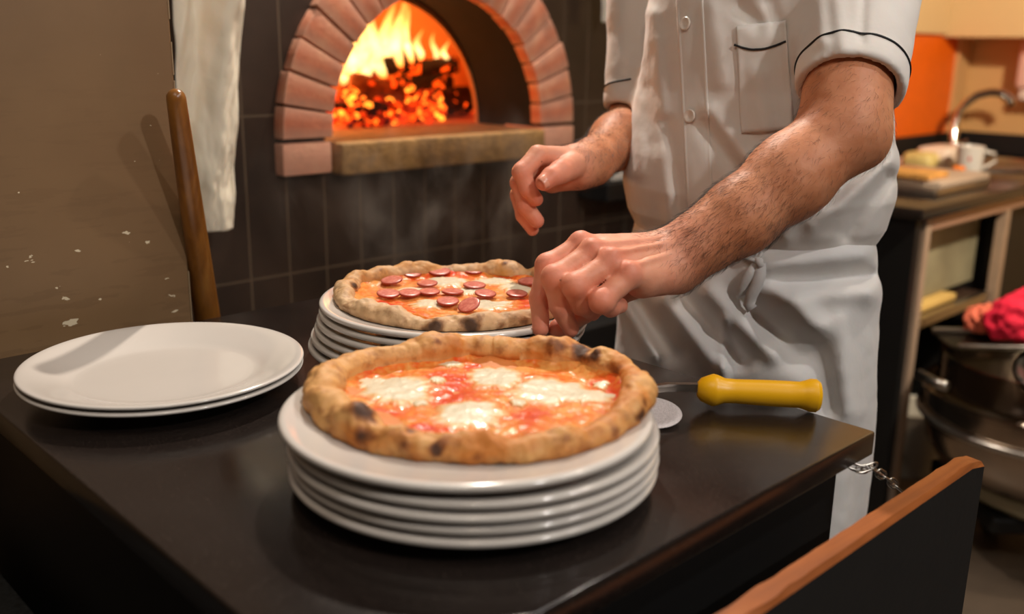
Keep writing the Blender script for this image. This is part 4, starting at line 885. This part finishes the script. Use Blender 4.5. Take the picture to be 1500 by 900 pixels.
xv, xf = sdf_mesh(hair, [.1, 1.1, 1.58], [.6, 1.6, 1.85], .005); raw('hair', xv, xf, simple('dark_brown_hair', (44, 30, 22), .7), cook)
# forearm hair
nf = bf.shape[0]; tri = bv[bf]; ar = np.linalg.norm(np.cross(tri[:, 1] - tri[:, 0], tri[:, 3] - tri[:, 0]), axis=1); cen = tri.mean(1); nrm = np.cross(tri[:, 1] - tri[:, 0], tri[:, 2] - tri[:, 0]); nrm /= np.linalg.norm(nrm, axis=1)[:, None] + 1e-12
if ((cen[:, None] + 0)[:, 0] * 0 + 1).any():
    s0 = arms(cen[:200] + nrm[:200] * .002).mean(); 
    if s0 < 0: nrm = -nrm
def along(a, b): t = ((cen - a) @ (b - a)) / ((b - a) @ (b - a)); return t
tL = along(armL[4][0], armL[8][0]); dL = np.linalg.norm(cen - (armL[4][0] + np.clip(tL, 0, 1)[:, None] * (armL[8][0] - armL[4][0])), axis=1)
tR = along(armR[2][0], armR[5][0]); dR = np.linalg.norm(cen - (armR[2][0] + np.clip(tR, 0, 1)[:, None] * (armR[5][0] - armR[2][0])), axis=1)
dens = np.where((tL > -.25) & (tL < 1.12) & (dL < .085), .25 + 1.0 * sstep(tL, .25, .6) * (1 - sstep(tL, .95, 1.12)), 0) + np.where((tR > .0) & (tR < 1.1) & (dR < .08), .8, 0)
dens = dens * (.5 + 1.2 * np.clip(fbm(cen, 30, 2, 1.5) + .4, 0, 1)); upw = np.clip(nrm[:, 2], -1, 1); dens = dens * (.75 + .6 * np.abs(upw))
pr = ar * dens; pr /= pr.sum(); NH = 11000; pick = rng.choice(nf, NH, p=pr); V = []; Fc = []
for i in pick:
    p = cen[i] + rng.normal(size=3) * .0009; n_ = nrm[i]; isL = dL[i] < .09 and tL[i] > -.3 and cen[i][0] > .12 and cen[i][1] < 1.26; ax = (armL[8][0] - armL[4][0]) if isL else (armR[5][0] - armR[2][0]); ax = ax / np.linalg.norm(ax)
    g = ax + np.array([0, 0, -.35]) + rng.normal(size=3) * .38; g -= n_ * (g @ n_); g /= np.linalg.norm(g) + 1e-9; Lh_ = rng.uniform(.007, .014); lift = rng.uniform(.25, .75); s = np.cross(g, n_) * .00009
    q0 = p; q1 = p + g * Lh_ * .45 + n_ * Lh_ * .38 * lift; q2 = p + g * Lh_ + n_ * Lh_ * .42 * lift + rng.normal(size=3) * .0008; k = len(V)
    up = n_ * .00009; V += [q0 - s, q0 + s, q0 + up * 1.5, q1 - s * .8, q1 + s * .8, q1 + up * 1.2, q2]; Fc += [(k, k + 1, k + 4, k + 3), (k + 1, k + 2, k + 5, k + 4), (k + 2, k, k + 3, k + 5), (k + 3, k + 4, k + 6), (k + 4, k + 5, k + 6), (k + 5, k + 3, k + 6)]
ah = raw('arm_hair', V, Fc, simple('dark_arm_hair', (40, 24, 16), .6), cook, smooth=False); ah['kind'] = 'stuff'

# ------------------------------------------------------------------ right: sink counter, things on it, dough mixer
sc_ = fthing('sink_counter', (2.25, .9, -.9), 'black topped counter with metal frame along the wall behind the cook, right side', 'counter')
mb = MB(); mb.box(1.454, 3.05, .60, 1.185, -.03, 0, .003); mb.build('countertop', M_GRAN, sc_, smooth='auto')
mb = MB(); mb.box(1.47, 1.50, .62, 1.18, -.9, -.03); mb.build('end_panel', M_BLACK, sc_)
M_TAN = simple('tan_painted_steel', (186, 160, 138), .4, .3, var=.06)
mb = MB(); mb.box(1.545, 1.575, .625, .655, -.9, -.03, .002); mb.build('frame_leg', M_TAN, sc_)
mb = MB(); mb.box(2.09, 2.12, .625, .655, -.9, -.07, .002); mb.build('frame_leg', M_TAN, sc_)
mb = MB(); mb.box(1.50, 1.545, .64, .66, -.9, -.03); mb.build('filler_strip', M_BLACK, sc_)
mb = MB(); mb.box(1.575, 3.04, .625, .645, -.072, -.03, .002); mb.build('frame_rail', simple('pinkish_metal_rail', (176, 140, 120), .35, .4), sc_)
mb = MB(); mb.box(1.60, 2.09, .70, .715, -.292, -.072); mb.build('back_panel', simple('grey_green_panel', (150, 144, 118), .4, .1, var=.25, nscale=6), sc_)
mb = MB(); mb.box(2.14, 3.04, .66, 1.15, -.86, -.05); mb.build('door_box', M_BLACK, sc_)
mb = MB(); mb.box(1.58, 2.08, .66, .97, -.335, -.32, .002); mb.build('shelf', simple('brown_shelf', (60, 42, 32), .5), sc_)
mb = MB(); mb.box(1.58, 2.08, .64, .66, -.345, -.318, .002); mb.build('shelf_edge', M_STEEL, sc_)
mb = MB(); mb.box(1.454, 3.05, 1.17, 1.185, 0, .075, .002); mb.box(3.03, 3.05, .0, 1.17, 0, .075, .002); tag(mb.build('backsplash', M_BLACK, base=(2.3, 1.17, 0)), 'low black backsplash strip along the back of the sink counter', 'backsplash')
q = FRM(unp(1390, 452, -.30)); mb = MB(); mb.box(q[0] - .10, q[0] + .18, .665, .93, -.318, -.296, .006, 3); tag(mb.build('cutting_board', simple('yellow_plastic_board', (214, 178, 104), .5), base=(q[0], .8, -.318), smooth='auto'), 'yellow cutting board lying on the shelf under the sink counter', 'cutting board')
# faucet
fb_ = FRM(unp(1397, 232, 0)); fb_[1] = min(fb_[1], 1.13); fb_[2] = 0; B0 = W(*fb_); Zf = (B0 - O) @ FW
fx, fy = proj(B0)
fa_ = fthing('faucet', tuple(fb_), 'tall curved chrome faucet at the back of the sink counter', 'faucet')
pts = [(fx, fy), (fx, fy - 22), (1397, 182), (1403, 164), (1415, 149), (1432, 138), (1450, 134), (1468, 135), (1479, 141), (1483, 154)]
P3 = [U(x, y, Zf) for x, y in pts]; P3[0] = B0; mb = MB(); mb.tube([tuple(FRM(p)) for p in smooth(P3, 1)], .014, n=14); mb.build('spout', M_CHROME, fa_, smooth=True)
mb = MB(); mb.lathe([(0, 0), (.028, 0), (.028, .008), (.02, .014), (.02, .05), (.017, .056), (0, .056)], c=tuple(fb_), n=32); mb.tube([(fb_[0] + .015, fb_[1], .04), (fb_[0] + .05, fb_[1] - .02, .062)], .007); mb.build('base', M_CHROME, fa_, smooth='auto')
# sink basin rim
sk = FRM(unp(1496, 246, 0)); sk = np.array([sk[0] + .12, sk[1], 0]); mb = MB(); mb.lathe([(.225, .001), (.225, .006), (.215, .010), (.20, .008), (.195, .002), (.19, .0012), (0, .0012)], c=(2.60, .92, 0), n=64); tag(mb.build('sink', M_STEEL, base=(2.60, .92, 0), smooth='auto'), 'round stainless steel sink rim set in the black counter at right', 'sink')
# items on the counter
q = FRM(unp(1348, 270, 0)); t0 = .66
def trayb(z0, z1, mat, label, x0=1.66, x1=2.02, name='baking_tray'):
    mb = MB(); b = bmesh.new(); mb.box(x0, x1, t0, t0 + .26, z0, z1, .005, 2); tag(mb.build(name, mat, base=((x0 + x1) / 2, t0 + .13, z0), smooth='auto'), label, 'tray', 'stacked trays')
trayb(.0, .022, M_STEEL, 'lower metal tray of the pair on the sink counter')
trayb(.022, .042, simple('pale_metal_tray', (196, 176, 158), .4, .3), 'upper pale tray of the pair on the sink counter', 1.68, 2.01)
mb = MB(); mb.box(1.67, 1.80, t0 + .03, t0 + .22, .042, .060, .005, 2); tag(mb.build('bread_slices', simple('toasted_bread', (196, 140, 70), .8, var=.3, nscale=40, bump=.5), base=(1.73, t0 + .1, .042), smooth='auto'), 'toasted bread piece at the left end of the trays', 'bread')
q = unp(1318, 242, .0); mb = MB(); mb.lathe([(0, .001), (.06, .001), (.095, .016), (.10, .020), (.094, .019), (.06, .008), (0, .007)], c=tuple(FRM(unp(1322, 244, 0)) * [1, 1, 0]), n=48); pq = FRM(unp(1322, 244, 0)); o = mb.build('serving_plate', M_PLATE, base=tuple(pq * [1, 1, 0]), smooth='auto'); tag(o, 'white plate half hidden behind the cook on the sink counter', 'plate')
def blk(px, py, w, d, h, mat, name, label, cat, bev=.01, jit=0, dz=0):
    c = FRM(unp(px, py, dz)); mb = MB(); mb.box(c[0] - w / 2, c[0] + w / 2, c[1] - d / 2, c[1] + d / 2, dz, dz + h, bev, 3); o = mb.build(name, mat, base=(c[0], c[1], dz), smooth='auto'); tag(o, label, cat); return o
M_PACK = simple('white_plastic_pack', (236, 214, 196), .45, var=.04, bump=.4, bscale=30, bdist=.01)
blk(1350, 249, .12, .10, .060, simple('yellow_green_wrap', (214, 192, 122), .5, var=.15, nscale=30, bump=.5, bscale=25, bdist=.01), 'food_bag', 'yellowish food bag beside the white pack on the sink counter', 'bag', .022)
blk(1378, 247, .17, .11, .075, M_PACK, 'food_pack', 'white food pack between the yellow bag and the mug', 'pack', .018)
mg = FRM(unp(1417, 258, 0)); mu = fthing('mug', (mg[0], mg[1], 0), 'white mug with small red mark on the sink counter', 'mug')
mb = MB(); mb.lathe([(0, .0), (.034, .0), (.038, .004), (.041, .092), (.039, .094), (.037, .090), (.034, .008), (0, .006)], c=(mg[0], mg[1], 0), n=40); mb.build('cup', M_PLATE, mu, smooth='auto')
mb = MB(); mb.tube([(mg[0] + .038 * .72, mg[1] - .028, .078), (mg[0] + .062, mg[1] - .05, .07), (mg[0] + .066, mg[1] - .054, .045), (mg[0] + .028, mg[1] - .028, .022)], .0055, n=10); mb.build('handle', M_PLATE, mu, smooth=True)
n_ = tcam(W(mg[0], mg[1], .06)); n_[2] = 0; n_ /= np.linalg.norm(n_); pm = W(mg[0], mg[1], .058) + n_ * .0395; V = [pm + np.cross([0, 0, 1], n_) * (.007 * math.cos(a)) + np.array([0, 0, .009 * math.sin(a)]) - n_ * (.0008 * math.cos(a) ** 2) for a in np.linspace(0, 2 * math.pi, 20, endpoint=False)] + [pm + n_ * .0012]
tag(raw('printed_mark', V, [(i, (i + 1) % 20, 20) for i in range(20)], simple('red_print', (196, 40, 40), .4), mu), 'small red print')
blk(1402, 268, .030, .030, .050, simple('orange_jar', (246, 130, 24), .25), 'small_jar', 'small orange jar standing in front of the white mug', 'jar', .006)
# white cloth on dark ledge at the tiled wall, left of the cook
mb = MB(); l0 = WT(906, 256, 1.17); l1 = WT(930, 256, 1.17); mb.box(l0[0] - .12, l1[0] + .3, 1.10, 1.2, l0[2] - .05, l0[2] - .006, .003); tag(mb.build('wall_ledge', M_BLACK, base=(l0[0], 1.15, l0[2])), 'small black ledge on the tiled wall just left of the cook', 'ledge')
mb = MB(); 
for k in range(3): mb.box(l0[0] - .10 + k * .07, l0[0] - .02 + k * .09, 1.105, 1.17, l0[2] - .006, l0[2] + .035 - .008 * k, .012, 3)
tag(mb.build('folded_cloth', simple('white_rag', (220, 212, 200), .9, bump=.4, bscale=60), base=(l0[0], 1.13, l0[2]), smooth='auto'), 'white folded rag on the black ledge left of the cook', 'cloth')
# dark low cabinet behind the worktop, against the tiled wall
mb = MB(); mb.box(.60, 1.452, 1.0, 1.195, -.9, -.245, .004); tag(mb.build('low_cabinet', M_BLACK, base=(1.0, 1.1, -.9)), 'low black cabinet against the tiled wall behind the rear plates', 'cabinet')
# soap dispenser
dp = fthing('soap_dispenser', (2.99, .9, .205), 'pinkish white soap dispenser on the right wall, partly cut by the frame', 'dispenser')
mb = MB(); mb.box(2.93, 3.05, .84, .96, .245, .42, .02, 4); mb.build('housing', simple('pink_white_plastic', (232, 190, 176), .35), dp, smooth='auto')
mb = MB(); mb.box(2.935, 3.04, .855, .945, .205, .245, .012, 3); mb.build('nozzle', simple('pale_plastic', (226, 206, 196), .35), dp, smooth='auto')
mb = MB(); mb.lathe([(0, 0), (.012, 0), (.012, .004), (0, .004)], n=20, M=Matrix.Translation((2.930, .90, .33)) @ Matrix.Rotation(-math.pi / 2, 4, 'Y')); mb.build('lock', simple('dark_lock', (50, 36, 34), .4), dp)
# dough mixer
mc = np.array([1.345, 2.29]); mw = wthing('dough_mixer', (mc[0], mc[1], 0), 'stainless steel dough mixer with a large round bowl, at the right edge', 'mixer'); cx, cy = mc; zr = TOP - .457
mb = MB(); mb.lathe([(0, zr - .225), (.16, zr - .222), (.235, zr - .19), (.275, zr - .13), (.288, zr - .06), (.290, zr), (.296, zr + .004), (.296, zr + .012), (.286, zr + .012), (.280, zr - .06), (.266, zr - .125), (.228, zr - .18), (.15, zr - .21), (0, zr - .212)], c=(cx, cy, 0), n=96); mb.build('bowl', simple('polished_steel', (176, 160, 144), .2, 1.0, var=.1, nscale=8), mw, smooth='auto', world=True)
mb = MB(); mb.tube([(cx + .296 * math.cos(a), cy + .296 * math.sin(a), zr - .055) for a in np.linspace(0, 2 * math.pi, 80, endpoint=False)], .009, closed=True); mb.build('bowl_band', M_STEEL, mw, smooth=True, world=True)
mb = MB(); mb.lathe([(0, .17), (.20, .17), (.225, .19), (.225, zr - .225), (.19, zr - .200), (0, zr - .200)], c=(cx + .05, cy + .02, 0), n=48); mb.build('pedestal', simple('cream_enamel', (176, 170, 142), .4), mw, smooth='auto', world=True)
mb = MB(); mb.box(cx + .12, cx + .55, cy - .05, cy + .35, .17, TOP - .10, .03, 3); mb.build('column', simple('grey_cream_enamel', (128, 122, 104), .4), mw, smooth='auto', world=True)
hz = TOP - .335; A1 = unp(1366, 484, -.335); A2 = unp(1404, 508, -.335); mb = MB(); mb.tube([tuple(A1), tuple(A1 + [.62, .0, 0])], .008); mb.build('guard_rod', M_STEEL, mw, smooth=True, world=True)
mb = MB(); mb.tube([tuple(A2), tuple(A2 + [.5, 0.0, 0])], .007); mb.build('guard_rod', M_STEEL, mw, smooth=True, world=True)
mb = MB(); mb.poly([tuple(A1 + [0, 0, -.012]), tuple(A2 + [0, 0, -.012]), tuple(A2 + [.5, 0, -.012]), tuple(A1 + [.6, 0, -.012])], (0, 0, .006)); mb.build('guard_plate', M_STEELD, mw, world=True)
mb = MB(); mb.lathe([(.262, zr + .012), (.262, hz - .02), (.258, hz - .02), (.258, zr + .012)], c=(cx, cy, 0), n=64)
def mat_guard():
    k = NT('smoked_guard'); g = k.n('ShaderNodeBsdfGlossy', i_Roughness=.12); g.inputs[0].default_value = lin((190, 180, 170)); t = k.n('ShaderNodeBsdfTransparent'); t.inputs[0].default_value = (.55, .5, .46, 1); m = k.n('ShaderNodeMixShader', i_Fac=.25)
    k.l(t.outputs[0], m.inputs[1]); k.l(g.outputs[0], m.inputs[2]); k.l(m.outputs[0], k.out.inputs[0]); return k.m
mb.build('guard', mat_guard(), mw, smooth='auto', world=True)
mb = MB(); pts = [(cx + .09 * math.cos(a * 3), cy - .02 + .09 * math.sin(a * 3), zr + .16 - .10 * a) for a in np.linspace(0, 3, 30)]; mb.tube(pts, .014); mb.tube([(cx + .09, cy - .02, zr + .16), (cx + .1, cy, hz)], .016); mb.build('spiral_hook', M_STEEL, mw, smooth=True, world=True)
mb = MB(); mb.tube([tuple(U(1346, 548, 2.36)), tuple(U(1368, 560, 2.30)), tuple(U(1386, 566, 2.26))], .012); mb.build('handle', M_STEEL, mw, smooth=True, world=True)
cs0 = None
for (x, y) in ((1452, 762), (1492, 700)):
    p = unp(x, y + 18, -.9); p[2] = 0
    mb = MB(); mb.lathe([(0, -.014), (.030, -.014), (.036, -.008), (.036, .008), (.030, .014), (0, .014)], n=32, M=Matrix.Translation((p[0], p[1], .036)) @ Matrix.Rotation(math.pi / 2, 4, 'X')); c_ = mb.build('caster', M_BLACK, mw, smooth='auto', world=True)
    mb = MB(); mb.box(p[0] - .022, p[0] + .022, p[1] - .03, p[1] + .03, .073, .10, .006); mb.tube([(p[0], p[1], .09), (p[0], p[1], .2)], .014); mb.build('caster_fork', M_STEEL, mw, smooth='auto', world=True)
mb = MB(); mb.box(cx - .16, cx + .35, cy - .12, cy + .25, .125, .17, .01, 2); mb.build('chassis', M_BLACK, mw, world=True)
# cloths on the guard plate
def blob(name, c, r, mat, label, cat, seed, amp=.3):
    b = bmesh.new(); bmesh.ops.create_icosphere(b, subdivisions=5, radius=1); V = np.array([v.co[:] for v in b.verts]); Fc = np.array([[v.index for v in f.verts] for f in b.faces]); b.free()
    rid = 1 - 2 * np.abs(pn(V, 2.6, seed)); V = V * (1 + amp * fbm(V, 1.5, 3, seed) + amp * .5 * (rid - .7))[:, None] * np.array(r); V[:, 2] = np.maximum(V[:, 2], -r[2] * .55); V += c - np.array([0, 0, V[:, 2].min()])
    tag(raw(name, V, Fc, mat, base=tuple(c)), label, cat)
cz_ = TOP - .335 - .002
c1 = unp(1496, 496, -.327); blob('red_cloth', c1 + [.03, .0, 0], (.115, .055, .085), simple('crimson_cloth', (226, 24, 62), .8, var=.1), 'crumpled crimson cloth lying on top of the dough mixer', 'cloth', 3.0)
c2 = unp(1446, 487, -.327); blob('orange_cloth', c2 + [0, .02, 0], (.055, .04, .045), simple('salmon_cloth', (222, 112, 84), .8, var=.15), 'small salmon orange cloth beside the crimson one on the mixer', 'cloth', 6.0)
# pale bin behind the mixer
pb_ = FRM(unp(1357, 720, -.9)); mb = MB(); c = W(pb_[0] + .12, pb_[1] + .12, -.9); mb.lathe([(0, 0), (.085, 0), (.10, .20), (.105, .205), (.10, .21), (.094, .205), (.08, .01), (0, .01)], c=(c[0], c[1], 0), n=40); tag(mb.build('tub', simple('white_tub', (206, 200, 188), .4), base=(c[0], c[1], 0), smooth='auto', world=True), 'pale plastic tub on the floor below the mixer bowl', 'tub')

# ------------------------------------------------------------------ steam over the rear pizza
sm = MB(); s0 = W(-.05, .60, 0); b = bmesh.new(); bmesh.ops.create_icosphere(b, subdivisions=4, radius=1)
Vs = np.array([v.co[:] for v in b.verts]); Fs = np.array([[v.index for v in f.verts] for f in b.faces]); b.free(); sm.bm.free()
Vs = Vs * [.26, .15, .15] + [-.13, 1.36, TOP + .17]
def mat_steam():
    m = bpy.data.materials.new('steam'); m.use_nodes = True; t = m.node_tree; t.nodes.clear(); n = t.nodes.new; L = t.links.new; out = n('ShaderNodeOutputMaterial'); v = n('ShaderNodeVolumePrincipled'); tc = n('ShaderNodeTexCoord'); mp = n('ShaderNodeMapping'); mp.inputs['Scale'].default_value = (1, 1, .6)
    ns = n('ShaderNodeTexNoise'); ns.inputs['Scale'].default_value = 12; ns.inputs['Detail'].default_value = 4; ns.inputs['Distortion'].default_value = 1.3; L(tc.outputs['Object'], mp.inputs[0]); L(mp.outputs[0], ns.inputs[0])
    r = n('ShaderNodeValToRGB'); r.color_ramp.elements[0].position = .52; r.color_ramp.elements[1].position = .72; L(ns.outputs[0], r.inputs[0])
    sp = n('ShaderNodeVectorMath'); sp.operation = 'MULTIPLY'; sp.inputs[1].default_value = (1 / .26, 1 / .15, 1 / .15); L(tc.outputs['Object'], sp.inputs[0]); ln = n('ShaderNodeVectorMath'); ln.operation = 'LENGTH'; L(sp.outputs[0], ln.inputs[0])
    mr = n('ShaderNodeMapRange'); mr.inputs[1].default_value = 1; mr.inputs[2].default_value = .3; L(ln.outputs['Value'], mr.inputs[0]); mu_ = n('ShaderNodeMath'); mu_.operation = 'MULTIPLY'; L(mr.outputs[0], mu_.inputs[0]); L(r.outputs[0], mu_.inputs[1]); m2 = n('ShaderNodeMath'); m2.operation = 'MULTIPLY'; m2.inputs[1].default_value = 3.2; L(mu_.outputs[0], m2.inputs[0]); L(m2.outputs[0], v.inputs['Density'])
    v.inputs['Color'].default_value = (1, .86, .74, 1); v.inputs['Anisotropy'].default_value = .2; L(v.outputs[0], out.inputs['Volume']); return m
st_ = raw('steam', Vs, Fs, mat_steam(), base=(-.13, 1.36, TOP + .17)); tag(st_, 'thin steam rising behind the rear pizza before the dark wall', 'steam', kind='stuff')
